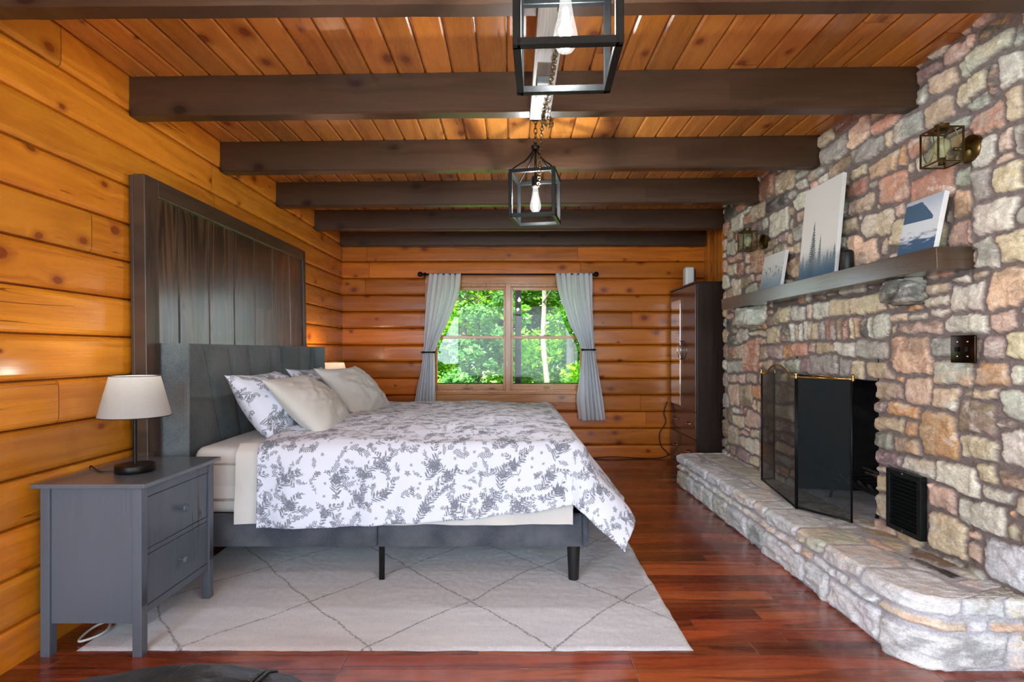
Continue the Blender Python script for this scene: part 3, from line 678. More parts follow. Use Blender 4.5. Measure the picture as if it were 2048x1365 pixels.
# grate
gr = empty('fire_grate', (2.12, 3.25, .262), 'black iron grate of raised bars inside the firebox', 'grate')
bm = BM()
for yy in (3.02, 3.46):
    bm = BM(); tube(bm, [(1.98, yy, .262), (2.0, yy, .33), (2.03, yy, .36), (2.3, yy, .36), (2.32, yy, .262)], .009, 8)
    obj('grate_leg', bm, M['iron'], gr, True)
bm = BM(); tube(bm, [(2.03, 2.96, .37), (2.03, 3.54, .37)], .010, 8); tube(bm, [(2.27, 2.96, .37), (2.27, 3.54, .37)], .010, 8); obj('cross_rail', bm, M['iron'], gr, True)
for k in range(7):
    bm = BM(); y0 = 2.98 + k*.088
    tube(bm, [(1.965, y0, .435), (1.985, y0, .41), (2.02, y0, .385), (2.29, y0, .385), (2.31, y0, .43)], .011, 8); obj('grate_bar', bm, M['iron'], gr, True)
M['kindling'] = simple('charred_kindling', (.30, .27, .24), .9, 0, .5, 30, .4)
rng = random.Random(5)
for k in range(7):
    a = (rng.random()-.5)*.7; c = Vector((2.10 + rng.random()*.12, 3.02 + rng.random()*.22, .408 + k*.011)); d = Vector((math.sin(a)*.14, math.cos(a)*.2, .012*(rng.random()-.5)))
    bm = BM(); tube(bm, [c-d, c, c+d], [.007, .0085, .006], 6)
    tag(obj('kindling_stick', bm, M['kindling']), 'thin charred stick of kindling lying on the iron grate', 'stick', 'kindling on the grate')

# vent grille
vt = empty('vent_grille', (1.87, 2.638, .30), 'dark green metal louvred vent set low in the stone wall', 'vent')
bm = BM(); y0, y1, z0, z1 = 2.522, 2.754, .305, .597; xf = 1.852; b = .024
for (a, c, d, e) in ((y0, y1, z0, z0+b), (y0, y1, z1-b, z1), (y0, y0+b, z0+b, z1-b), (y1-b, y1, z0+b, z1-b)): box(bm, xf, xf+.03, a, c, d, e, .002)
obj('vent_frame', bm, M['vent'], vt)
bm = BM()
for k in range(12):
    zc = z0+b+.012 + k*(z1-z0-2*b-.012)/12
    box(bm, -.010, .010, y0+b, y1-b, -.0015, .0015, M=Matrix.Translation((xf+.012, 0, zc)) @ Matrix.Rotation(math.radians(-38), 4, 'Y'))
obj('louvres', bm, M['vent'], vt)
bm = BM(); box(bm, xf+.024, xf+.028, y0+b, y1-b, z0+b, z1-b); obj('backing', bm, M['soot'], vt)
for zz in (z0+.011, z1-.011):
    bm = BM(); lathe(bm, [(0, .003), (.004, .002), (.0045, 0)], (xf-.0005, (y0+y1)/2, zz), 10, Matrix.Rotation(-PI/2, 4, 'Y')); obj('screw', bm, M['chrome'], vt)

# switch plate
sp = empty('switch_plate', (1.87, 2.28, 1.11), 'dark bronze double switch plate on the stone wall', 'switch')
bm = BM(); M4 = None
t = bmesh.new(); box(t, 1.846, 1.856, 2.219, 2.343, 1.120, 1.234, .0045, seg=3); join(bm, t); obj('plate', bm, simple('polished_dark_bronze', (.16, .11, .08), .16, .9, .25, 12), sp, 'auto')
for yy in (2.255, 2.307):
    bm = BM(); box(bm, 1.838, 1.848, yy-.005, yy+.005, 1.166, 1.186, .002); obj('toggle', bm, M['black_metal'], sp)
    for zz in (1.147, 1.207):
        bm = BM(); lathe(bm, [(0, .0015), (.0035, .001), (.004, 0)], (1.8458, yy, zz), 10, Matrix.Rotation(-PI/2, 4, 'Y')); obj('screw', bm, M['chrome'], sp)

# ------------------------------------------------------------------ sconces
def sconce():
    r = empty('wall_sconce', (1.74, 2.25, 1.93), 'brass and smoked glass box lantern on the stone wall near the right edge', 'wall lamp', 'lantern sconces on the chimney')
    x0, x1, y0, y1, z0, z1 = 1.690, 1.790, 2.205, 2.300, 1.922, 2.058
    t = .0028
    bm = BM()
    for X in (x0, x1):
        for Y in (y0, y1): box(bm, X-t, X+t, Y-t, Y+t, z0, z1)
    for Z in (z0, z1):
        for Y in (y0, y1): box(bm, x0-t, x1+t, Y-t, Y+t, Z-t, Z+t)
        for X in (x0, x1): box(bm, X-t, X+t, y0, y1, Z-t, Z+t)
    obj('lantern_frame', bm, M['antique_brass'], r)
    for (a, b) in (((x0, x0, y0, y1), 1), ((x1, x1, y0, y1), 1), ((x0, x1, y0, y0), 0), ((x0, x1, y1, y1), 0)):
        bm = BM(); e = .0007; box(bm, a[0]-(e if b else 0), a[1]+(e if b else 0), a[2]-(0 if b else e), a[3]+(0 if b else e), z0, z1); obj('pane', bm, M['smoke_glass'], r)
    bm = BM()
    for k in range(24):
        pass
    cx, cy = (x0+x1)/2, (y0+y1)/2
    for X in (x0,):
        tube(bm, [(X-.003, cy + .03*math.cos(2*PI*k/24), (z0+z1)/2 + .062*math.sin(2*PI*k/24)) for k in range(25)], .0013, 6)
    tube(bm, [(cx + .03*math.cos(2*PI*k/24), y0-.003, (z0+z1)/2 + .062*math.sin(2*PI*k/24)) for k in range(25)], .0013, 6)
    obj('wire_oval', bm, M['antique_brass'], r)
    bm = BM(); lathe(bm, [(.0, z1+.034), (.004, z1+.034), (.005, z1+.026), (.026, z1+.024), (.026, z1+.006), (.042, z1+.003), (.045, z1)], (cx, cy, 0), 24); obj('cap', bm, M['antique_brass'], r, 'auto')
    bm = BM(); lathe(bm, [(.0, -.03), (.05, -.03), (.056, 0), (.052, .004), (.03, .012), (.012, .016), (0, .016)], (1.850, cy, 1.985), 28, Matrix.Rotation(-PI/2, 4, 'Y')); obj('backplate', bm, M['antique_brass'], r, 'auto')
    bm = BM(); tube(bm, [(1.86, cy, 1.985), (1.79, cy, 1.985)], .007, 10); obj('arm', bm, M['antique_brass'], r, True)
    bm = BM(); lathe(bm, [(.012, 1.922), (.012, 1.945), (.010, 1.95), (0, 1.95)], (cx, cy, 0), 14); obj('candle_socket', bm, M['antique_brass'], r, True)
    bm = BM(); lathe(bm, [(.010, 1.948), (.014, 1.96), (.026, 1.978), (.030, 1.995), (.026, 2.013), (.014, 2.026), (0, 2.031)], (cx, cy, 0), 18)
    g = Mat('frosted_bulb'); obj('bulb', bm, g.set(color=lin((.80, .78, .62)), rough=.25, trans=.35), r, True)
    return r
s1 = sconce(); s2 = copy_tree(s1); s2.location = (1.74, 4.10, 1.918)
s2['label'] = 'brass and smoked glass box lantern on the stone wall above the small canvas'

# ------------------------------------------------------------------ canvases
def art_mat(name, kind):
    g = Mat(name); u, v, _ = g.uv(); P = g.vec(u, v)
    if kind == 'forest':
        fog = g.step(v + (g.noise(g.vec(u*3, v*3), 1, 3)-.5)*.10, .05, .34)
        col = g.mix(fog, lin((.27, .38, .48)), lin((.86, .87, .85)))
        for cx, w_, h_, tone in ((.36, .20, .62, .28), (.56, .11, .46, .38), (.10, .10, .30, .40), (.22, .1, .24, .42), (.70, .12, .22, .42), (.78, .13, .27, .40), (.87, .12, .25, .38), (.95, .13, .31, .36), (.48, .14, .22, .45), (.03, .12, .24, .42)):
            t = (h_ - v)/h_
            wob = g.m('ABSOLUTE', g.m('FRACT', v*46.0 + g.noise(g.vec(u*30, v*30), 1, 2)*1.2) - .5)
            wid = t*w_*(.35 + wob*1.3)
            ms = (g.m('ABSOLUTE', u - cx) < wid)*(t > 0.0)*(g.noise(g.vec(u*60, v*60), 1, 2) > .40)
            dens = g.step(v, .03, .25, .25, .9)
            col = g.mix(ms*dens, col, lin((tone*.7, tone*1.0, tone*1.15)))
    elif kind == 'lake':
        n = g.noise(g.vec(u*3, v*14), 1, 4, .6, .6)
        sea = g.mix(g.step(n - (v-.22)*1.3, .3, .55), lin((.80, .83, .85)), lin((.22, .34, .46)))
        sky = g.mix(g.step(v, .6, 1.0), lin((.80, .83, .86)), lin((.66, .70, .75)))
        col = g.mix(g.step(v + u*.12, .62, .66), sea, sky)
        hill = (v > (.60 - u*.05))*(v < (.90 - g.m('MAXIMUM', u - .45, 0.0)*.85 + g.noise(g.vec(u*9, 1), 1, 2)*.06))*(u < .82)
        col = g.mix(hill, col, lin((.25, .36, .46)))
    else:
        col = g.mix(g.step(v + (g.noise(g.vec(u*2, v*2), 1, 2)-.5)*.3, .1, .7), lin((.50, .58, .64)), lin((.82, .84, .83)))
        n = g.noise(g.vec(u*14, v*9), 1, 4, .7); band = g.step(g.m('ABSOLUTE', v - .48), 0.05, .28, 1.0, 0.0)
        col = g.mix((n > .56)*band*.8, col, lin((.30, .34, .36)))
    return g.set(color=col, rough=.75)
def canvas(label, y0, y1, h, xb, xt, kind, name='canvas_print'):
    z0 = 1.5945; th = .022
    me = bpy.data.meshes.new('canvas'); bm = BM(); box(bm, 0, th, 0, y1-y0, 0, h, .002)
    uvl = bm.loops.layers.uv.new('UVMap')
    for f in bm.faces:
        for l in f.loops: l[uvl].uv = (1 - l.vert.co.y/(y1-y0), l.vert.co.z/h)
    bm.to_mesh(me); bm.free(); me.materials.append(art_mat('art_'+kind, kind)); me.materials.append(M['white_plastic'])
    for p in me.polygons:
        if p.normal.x > -.9: p.material_index = 1
    o = bpy.data.objects.new(name, me); COL.objects.link(o); o.location = (xb, y0, z0+.001); o.rotation_euler = (0, math.atan2(xt-xb, h), 0)
    return tag(o, label, 'picture', 'canvas prints on the mantel')
canvas('tall pale canvas print of misty pine trees, largest on the mantel', 3.045, 3.43, .555, 1.765, 1.815, 'forest')
canvas('canvas print of a dark headland over rippled water at the near end of the mantel', 2.324, 2.545, .25, 1.76, 1.81, 'lake')
canvas('small pale canvas print of birds over mist at the far end of the mantel', 3.69, 4.0, .25, 1.78, 1.82, 'birds')
bm = BM(); lathe(bm, [(0, 0), (.03, 0), (.032, .004), (.032, .10), (.028, .11), (.02, .115), (0, .115)], (1.80, 2.985, 1.5945), 20)
tag(obj('candle_jar', bm, M['dark_plastic'], smooth='auto'), 'small black jar on the mantel, half behind the tall canvas', 'jar')

# ------------------------------------------------------------------ window
win = empty('window_1', (0, BACK, .7), kind='structure')
tm, tx_ = M['trim'], M['trim_x']
yf = BACK - .018
bm = BM(); box(bm, WX0-.085, WX0+.004, yf, BACK+.01, WZ0-.11, WZ1+.07, .004); obj('side_casing', bm, tm, win)
bm = BM(); box(bm, WX1-.004, WX1+.085, yf, BACK+.01, WZ0-.11, WZ1+.07, .004); obj('side_casing', bm, tm, win)
bm = BM(); box(bm, WX0-.085, WX1+.085, yf-.002, BACK+.01, WZ1-.004, WZ1+.072, .004); obj('head_casing', bm, tx_, win)
bm = BM(); box(bm, WX0-.10, WX1+.10, BACK-.045, BACK+.05, WZ0-.024, WZ0+.006, .005); obj('window_sill', bm, tx_, win)
bm = BM(); box(bm, WX0-.085, WX1+.085, yf, BACK+.012, WZ0-.115, WZ0-.024, .004); obj('apron', bm, tx_, win)
MX0, MX1 = -.062, .000      # middle mullion
bm = BM(); box(bm, MX0, MX1, BACK-.016, BACK+.12, WZ0, WZ1, .004); obj('mullion', bm, tm, win)
bm = BM()
for (a, b) in ((WX0, WX0+.02), (WX1-.02, WX1)): box(bm, a, b, BACK, BACK+.14, WZ0, WZ1)
box(bm, WX0, WX1, BACK, BACK+.14, WZ1-.03, WZ1); box(bm, WX0, WX1, BACK, BACK+.14, WZ0, WZ0+.02)
obj('jamb', bm, M['trim'], win)
MEET = 1.168 + 28*BACK/F
for (a, b) in ((WX0+.02, MX0), (MX1, WX1-.02)):
    for (z0, z1, yy, nm) in ((WZ0+.02, MEET+.016, BACK+.03, 'lower_sash'), (MEET-.016, WZ1-.03, BACK+.07, 'upper_sash')):
        bm = BM(); st = .022; rb = .062 if nm == 'lower_sash' else .032; rt = .032 if nm == 'lower_sash' else .034
        box(bm, a, a+st, yy, yy+.035, z0, z1, .003); box(bm, b-st, b, yy, yy+.035, z0, z1, .003); box(bm, a+st, b-st, yy, yy+.035, z0, z0+rb, .003); box(bm, a+st, b-st, yy, yy+.035, z1-rt, z1, .003)
        so = obj(nm, bm, tx_, win)
        bm = BM(); box(bm, a+st, b-st, yy+.016, yy+.019, z0+rb, z1-rt); obj('pane', bm, M['pane'], so)
    bm = BM(); c = (a+b)/2; box(bm, c-.032, c+.032, BACK+.012, BACK+.03, WZ0+.035, WZ0+.053, .003); box(bm, c-.012, c+.012, BACK+.004, BACK+.015, WZ0+.04, WZ0+.048, .002); obj('sash_lift', bm, M['antique_brass'], win)
    bm = BM(); box(bm, c-.03, c+.03, BACK+.03, BACK+.05, MEET+.016, MEET+.026, .003); obj('sash_lock', bm, M['antique_brass'], win)
bm = BM(); box(bm, MX0+.012, MX0+.026, BACK-.022, BACK-.012, 1.0, 1.06, .003); obj('sensor', bm, M['white_plastic'], win)

# curtain rod
RY = 5.985; RZ = 1.995
rod = empty('curtain_rod', (-.03, RY, RZ), 'thin black curtain rod with ball finials above the window', 'curtain rod')
bm = BM(); tube(bm, [(-.96, RY, RZ), (.90, RY, RZ)], .008, 12); obj('rod', bm, M['black_metal'], rod, True)
for x in (-.975, .915):
    bm = BM(); bmesh.ops.create_uvsphere(bm, u_segments=18, v_segments=12, radius=.028); bmesh.ops.translate(bm, verts=bm.verts[:], vec=(x, RY, RZ)); obj('ball_finial', bm, M['black_metal'], rod, True)
for x in (-.935, .875):
    bm = BM(); box(bm, x-.012, x+.012, BACK-.022, BACK-.010, RZ-.04, RZ+.03, .003); tube(bm, [(x, BACK-.015, RZ-.005), (x, RY, RZ-.01)], .006, 8); obj('bracket', bm, M['black_metal'], rod, True)
def curtain(label, rows, folds, seed, ydep=5.975):
    """rows: (y_px, left_px, right_px) outline"""
    rows = np.array(rows, float); n1 = 140; n0 = 120
    yp = np.linspace(rows[0, 0], rows[-1, 0], n0); L = np.interp(yp, rows[:, 0], rows[:, 1]); R = np.interp(yp, rows[:, 0], rows[:, 2])
    for _ in range(6):
        L[1:-1] = (L[:-2]+L[1:-1]*2+L[2:])/4; R[1:-1] = (R[:-2]+R[1:-1]*2+R[2:])/4
    t = np.linspace(0, 1, n1); Zc = CAMZ - (yp-703)*ydep/F
    XL = (L-1022)*ydep/F; XR = (R-1022)*ydep/F; wd = XR-XL
    T, W_ = np.meshgrid(t, wd); ph = fbm(np.tile(t*3+seed, (n0, 1)), np.tile((yp/160)[:, None], (1, n1)), 2)
    ph2 = T*folds*2*PI + ph*4.6 + seed
    amp = np.clip(.040 - W_*.06, .010, .024)
    Y = ydep + np.sin(ph2)*amp + np.sin(ph2*2.3+1)*amp*.25
    X = XL[:, None] + W_*T + np.cos(ph2)*W_*.018
    Z = np.tile(Zc[:, None], (1, n1)) + (np.tile(yp[:, None], (1, n1)) > rows[-1, 0]-8)*ph*.01
    Y = np.minimum(Y, BACK-.052)
    me = grid_mesh('curtain', X, Y, Z); o = link_mesh('curtain', me, M['curtain'])
    md = o.modifiers.new('thick', 'SOLIDIFY'); md.thickness = .0025; md.offset = 0
    return tag(o, label, 'curtain', 'window curtains')
curtain('pale grey curtain tied back at the left side of the window', [(548, 857, 921), (575, 855, 919), (600, 853, 913), (650, 850, 893), (685, 848, 875), (705, 847, 868), (735, 842, 869), (812, 829, 872)], 6, 1)
curtain('pale grey curtain tied back at the right side of the window, nearer the wardrobe', [(547, 1112, 1184), (575, 1116, 1185), (600, 1122, 1185), (650, 1139, 1187), (682, 1156, 1188), (702, 1164, 1189), (730, 1162, 1193), (800, 1152, 1205), (841, 1157, 1210)], 6, 4)
for xp, yp, lab in ((858, 705, 'black curtain holdback gripping the left curtain'), (1176, 700, 'black curtain holdback gripping the right curtain')):
    hb = empty('curtain_holdback', ((xp-1022)*5.94/F, 5.93, CAMZ-(yp-703)*5.94/F), lab, 'holdback', 'curtain holdbacks'); c = hb.location
    bm = BM(); tube(bm, [(c.x-.058, 5.925, c.z), (c.x+.058, 5.925, c.z)], .008, 10); obj('bar', bm, M['black_metal'], hb, True)
    sgn = -1 if xp < 1000 else 1
    bm = BM(); tube(bm, [(c.x+sgn*.085, BACK, c.z), (c.x+sgn*.085, 5.95, c.z), (c.x+sgn*.07, 5.925, c.z), (c.x+sgn*.058, 5.925, c.z)], .007, 8); obj('arm', bm, M['black_metal'], hb, True)
    for s_ in (-1, 1):
        bm = BM(); bmesh.ops.create_uvsphere(bm, u_segments=12, v_segments=8, radius=.013); bmesh.ops.translate(bm, verts=bm.verts[:], vec=(c.x+s_*.06, 5.925, c.z)); obj('knob', bm, M['black_metal'], hb, True)

# ------------------------------------------------------------------ bed
BX0, BX1, BY0, BY1 = -1.757, .378, 2.79, 4.84
bed = empty('bed', ((BX0+BX1)/2, (BY0+BY1)/2, .01), 'wide upholstered charcoal bed frame with channelled wingback headboard', 'bed')
RZ0, RZ1 = .187, .346
def puffbox(name, a, b, mat, bev=.012):
    bm = BM(); box(bm, *a, bev, seg=3); return obj(name, bm, mat, bed, 'auto')
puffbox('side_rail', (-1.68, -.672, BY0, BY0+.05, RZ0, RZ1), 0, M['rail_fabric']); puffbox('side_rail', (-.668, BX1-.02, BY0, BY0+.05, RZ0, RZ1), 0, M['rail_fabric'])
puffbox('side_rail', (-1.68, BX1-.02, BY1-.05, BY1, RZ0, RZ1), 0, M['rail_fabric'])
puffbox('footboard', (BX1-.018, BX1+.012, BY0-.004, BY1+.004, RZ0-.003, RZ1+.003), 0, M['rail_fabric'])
for x, y in ((.318, BY0+.045), (.318, BY1-.045)):
    bm = BM(); lathe(bm, [(0, .011), (.026, .011), (.0265, .016), (.034, RZ0+.002), (0, RZ0+.002)], (x, y, 0), 22); obj('leg', bm, M['dark_plastic'], bed, 'auto')
for y in (BY0+.03, BY1-.03):
    bm = BM(); box(bm, -.668, -.640, y, y+.012, .0105, RZ0+.01, .002); obj('support_leg', bm, M['black_metal'], bed)
    bm = BM(); box(bm, -1.70, -1.655, y-.02, y+.03, .0105, RZ0+.01, .004); obj('leg', bm, M['dark_plastic'], bed)
bm = BM(); box(bm, -1.66, BX1-.02, BY0+.05, BY1-.05, .27, .335); obj('slat_deck', bm, M['dark_plastic'], bed)
# headboard face with slanted channels
HB_T = 1.208
seams = [(2.86, 2.90), (3.06, 3.30), (3.33, 3.52), (3.57, 3.76), (3.90, 4.01), (4.09, 4.20), (4.43, 4.43), (4.70, 4.60), (4.79, 4.76)]
yv = np.linspace(2.80, 4.83, 420); zv = np.linspace(.30, HB_T, 90); YV, ZV = np.meshgrid(yv, zv, indexing='ij')
fz = (HB_T - ZV)/(HB_T-.55); dist = np.full(YV.shape, 9.0)
for a, b in seams: dist = np.minimum(dist, np.abs(YV - (a + (b-a)*fz)))
puff = (1-np.exp(-dist/.028))*.030 - np.exp(-(dist/.005)**2)*.008
top_r = np.clip((ZV-(HB_T-.03))/.03, 0, 1); XV = -1.703 + puff - .028*top_r**2
me = grid_mesh('headboard_padding', XV, YV, ZV, flip=True); link_mesh('headboard_padding', me, M['headboard'], bed)
bm = BM(); box(bm, BX0, -1.70, BY0+.005, BY1-.005, .2, HB_T-.004, .01, seg=2); hbk = obj('headboard_back', bm, M['headboard'], bed, 'auto')
for y0, y1, s_ in ((BY0-.005, BY0+.05, 1), (BY1-.045, BY1+.01, -1)):
    bm = BM(); ring = []
    outl = [(BX0, y0 if s_ > 0 else y1), (-1.625, y0 if s_ > 0 else y1), (-1.612, (y0+.012) if s_ > 0 else (y1-.012)), (-1.622, (y0+.03) if s_ > 0 else (y1-.03)), (-1.69, (y1+.02) if s_ > 0 else (y0-.02)), (BX0, (y1+.02) if s_ > 0 else (y0-.02))]
    rows = []
    for z, k in ((.19, 1), (HB_T-.012, 1), (HB_T, .96)):
        rows.append([bm.verts.new((BX0 + (x-BX0)*k, y, z)) for x, y in outl])
    for A, B in zip(rows[:-1], rows[1:]):
        for k in range(6): bm.faces.new((A[k], A[(k+1) % 6], B[(k+1) % 6], B[k]))
    bm.faces.new(rows[0][::-1]); bm.faces.new(rows[-1])
    bmesh.ops.bevel(bm, geom=[e for e in bm.edges if e.calc_length() > .3], offset=.005, segments=2, affect='EDGES')
    obj('headboard_wing', bm, M['headboard'], bed, 'auto')
# mattress
MZ0, MZ1 = .345, .675
def softbox(x0, x1, y0, y1, z0, z1, r, bulge=.012, n=60, seed=0):
    bm = BM(); box(bm, x0, x1, y0, y1, z0, z1, r, seg=5); bmesh.ops.subdivide_edges(bm, edges=[e for e in bm.edges if e.calc_length() > .12], cuts=14, use_grid_fill=True)
    for v in bm.verts:
        zz = (v.co.z-z0)/(z1-z0); k = math.sin(PI*max(0, min(1, zz)))
        v.co.y += (-1 if v.co.y < (y0+y1)/2 else 1)*bulge*k if abs(v.co.y-(y0+y1)/2) > (y1-y0)/2-.03 else 0
        v.co.z += float(fbm(np.array(v.co.x*4+seed), np.array(v.co.y*4), 3))*.012 if zz > .8 else 0
    return bm
mt = empty('mattress', (-.65, 3.81, MZ0), 'thick white mattress on the charcoal bed frame', 'mattress')
obj('mattress_body', softbox(-1.60, .325, 2.815, 4.815, MZ0, MZ1, .05), M['mattress'], mt, True)
bm = BM()
for z in (.42, .60):
    P = [(-1.58, 2.803, z), (.31, 2.803, z)]; tube(bm, P, .007, 8)
obj('piping', bm, M['mattress'], mt, True)
bm = BM(); X, Y = None, None
fs = softbox(-1.603, .328, 2.812, 4.818, .435, MZ1+.008, .055, .014, seed=4)
fo = obj('fitted_sheet', fs, M['sheet'], mt, True)

# cloth draped over the mattress (sheet, duvet)
def drape(name, x0, x1, ov_foot, ov_near, ov_far, ztop, puffz, flare_foot, flare_side, nu, nv, seed, foot_x, near_y, far_y, hem=None, wr=1.0, rr=.06):
    a = np.linspace(x0, foot_x+ov_foot, nu); b = np.linspace(near_y-ov_near, far_y+ov_far, nv)
    A, B = np.meshgrid(a, b, indexing='ij')
    if hem is not None:   # shorter drop on the near side further to the foot
        k = np.interp(A, hem[0], hem[1]); B = np.where(B < near_y, near_y - (near_y-B)*k, B)
    fx = np.maximum(0, A-foot_x); fy = np.where(B < near_y, near_y-B, np.where(B > far_y, B-far_y, 0)); sg = np.where(B < near_y, -1, 1)
    r = np.hypot(fx, fy) + 1e-9; cxx = fx/r; cyy = fy/r
    q = np.minimum(r/rr, PI/2)
    g0 = rr*np.sin(q); h0 = rr*(1-np.cos(q)); rest = np.maximum(0, r-rr*PI/2)
    fl = flare_foot*cxx**2 + flare_side*cyy**2
    ang = np.arctan(fl); G = g0*(1) + rest*np.sin(ang); H = h0 + rest*np.cos(ang)
    X = np.where(fx > 0, foot_x + G*cxx, A); Y = np.where(fy > 0, np.where(sg < 0, near_y, far_y) + sg*G*cyy, B)
    inn = np.minimum(np.minimum(foot_x-A, B-near_y), far_y-B)
    Z = ztop - H + puffz*sstep(inn, -.05, .30)
    wn = fbm(A*3.2+seed, B*3.2, 4)*.020 + np.sin((A*1.0+B*.6)*9 + fbm(A*2+seed, B*2, 2)*7)*.004 + fbm(A*9+seed, B*11, 3)*.006
    Z += np.where(r < .02, wn*wr, wn*.3*wr)
    hang = sstep(r, .04, .25)
    fold = np.sin(A*13 + fbm(A*3, B*2+seed, 2)*3 + seed)*.012 + np.sin(A*29+seed)*.003 + fbm(A*7, B*7+seed, 3)*.016
    foldx = np.sin(B*12 + fbm(A*3, B*2+seed, 2)*3 + seed)*.018 + fbm(A*7, B*7+seed, 3)*.016
    Y += sg*hang*fold*cyy**2*wr*(fy > 0); X += hang*foldx*cxx**2*wr*(fx > 0)
    return X, Y, Z, A, B
def toile():
    """grey floral sprays printed on white"""
    g = Mat('floral_toile'); u, v, _ = g.uv()
    wx = g.noise(g.vec(u*9, v*9), 1, 2); wy = g.noise(g.vec(u*9+40, v*9+3), 1, 2)
    U_ = u + (wx-.5)*.02; V_ = v + (wy-.5)*.02; ink = None
    def add(m_):
        nonlocal ink; ink = m_ if ink is None else g.m('MAXIMUM', ink, m_)
    def local(scale, sx, sy, rnd=.75):
        vo = g.voro(g.vec(U_ + sx, V_ + sy), scale, rnd); p = g.split(vo['Position']); c = g.split(vo['Color'])
        dx = U_ + sx - p[0]; dy = V_ + sy - p[1]; return dx, dy, c
    def rot(dx, dy, ang):
        cs, sn = g.m('COSINE', ang), g.m('SINE', ang); return dx*cs + dy*sn, dy*cs - dx*sn
    def spray(scale, sx, sy, base, spread, L, pitch, leaf, thr):
        dx, dy, c = local(scale, sx, sy); ang = c[0]*spread + base; x, y = rot(dx, dy, ang)
        bend = x*x*2.2*(c[1]*2.0 - 1.0)*3.0; y = y - bend
        lim = (g.m('ABSOLUTE', x) < L)
        has = (c[2] < thr)
        add((g.m('ABSOLUTE', y) < .0011)*lim*has)
        side = g.m('ABSOLUTE', y); xs_ = x - side*.75
        cell = xs_/pitch; f = (g.m('FRACT', cell) - .5)*pitch; sgn = g.white(g.vec(g.m('FLOOR', cell), c[0], g.m('SIGN', y)))
        ll = leaf*(.55 + sgn*.75)*g.step(g.m('ABSOLUTE', x), L*.55, L*1.02, 1.0, .35)
        t = side/ll; wdt = pitch*.37*g.m('SINE', g.m('MINIMUM', t, 1.0)*PI)
        lf = (g.m('ABSOLUTE', f) < wdt)*(t < 1.0)*(g.m('ABSOLUTE', xs_) < L)*has*(sgn > .18)
        vein = g.m('ABSOLUTE', g.m('FRACT', (f + side*.5)*340.0) - .5) > .17
        add(lf*(.55 + vein*.45))
        return dx, dy, c
    def rose(scale, sx, sy, R, thr, pet):
        dx, dy, c = local(scale, sx, sy); rr_ = g.m('SQRT', dx*dx + dy*dy); th = g.m('ARCTAN2', dy, dx)
        lob = g.m('SINE', th*pet + c[0]*6.0)*.22 + .82; k = rr_/(lob*R)
        rg = g.m('SINE', k*19.0 + g.m('SINE', th*3.0 + c[1]*6.0)*1.7)
        add((k < 1.0)*(c[2] < thr)*(.42 + (rg > .1)*.58))
    spray(6.2, 0.0, 0.0, .45, .8, .085, .0150, .026, .95)
    spray(6.2, 0.0, 0.0, 2.0, .9, .060, .0130, .023, .85)
    spray(10.5, 3.3, 1.7, -.5, 1.6, .040, .0095, .016, .75)
    spray(15, 7.3, 5.1, .0, 6.2, .026, .0075, .011, .6)
    rose(6.2, 0.0, 0.0, .026, .95, 6.0); rose(9.0, 5.1, 2.2, .016, .7, 5.0); rose(17.0, 1.1, 8.2, .008, .5, 5.0)
    P = g.vec(*g.pos()); a = g.noise(P, 700, 2)
    white = g.mix(a, lin((.80, .83, .89)), lin((.85, .88, .94)))
    col = g.mix(ink*.84, white, lin((.25, .29, .345)))
    g.bump(a, .08, .001)
    return g.set(color=col, rough=.9, sheen=.1, spec=.2)
M['toile'] = toile()
X, Y, Z, A, B = drape('top_sheet', -1.36, .3, .02, .41, .30, MZ1+.016, .004, .1, .05, 150, 170, 3, .30, 2.812, 4.80, wr=.7)
me = grid_mesh('top_sheet', X, Y, Z); ts = tag(link_mesh('top_sheet', me, M['sheet']), 'pale grey sheet hanging out below the floral duvet', 'sheet')
X, Y, Z, A, B = drape('duvet', -1.235, .3, .47, .46, .34, MZ1+.036, .034, .75, .075, 300, 300, 8, .30, 2.795, 4.80,
                      hem=([-1.3, -.9, -.2, .15, .30, .9], [.97, .95, .87, .78, .72, .76]), rr=.075)
me = grid_mesh('duvet', X, Y, Z, uv=(A, B)); dv = tag(link_mesh('duvet', me, M['toile']), 'white duvet with grey floral print spread over the bed', 'duvet')
md = dv.modifiers.new('thick', 'SOLIDIFY'); md.thickness = .014; md.offset = 1
for o_, zz in ((ts, 0), (dv, 0)): pass
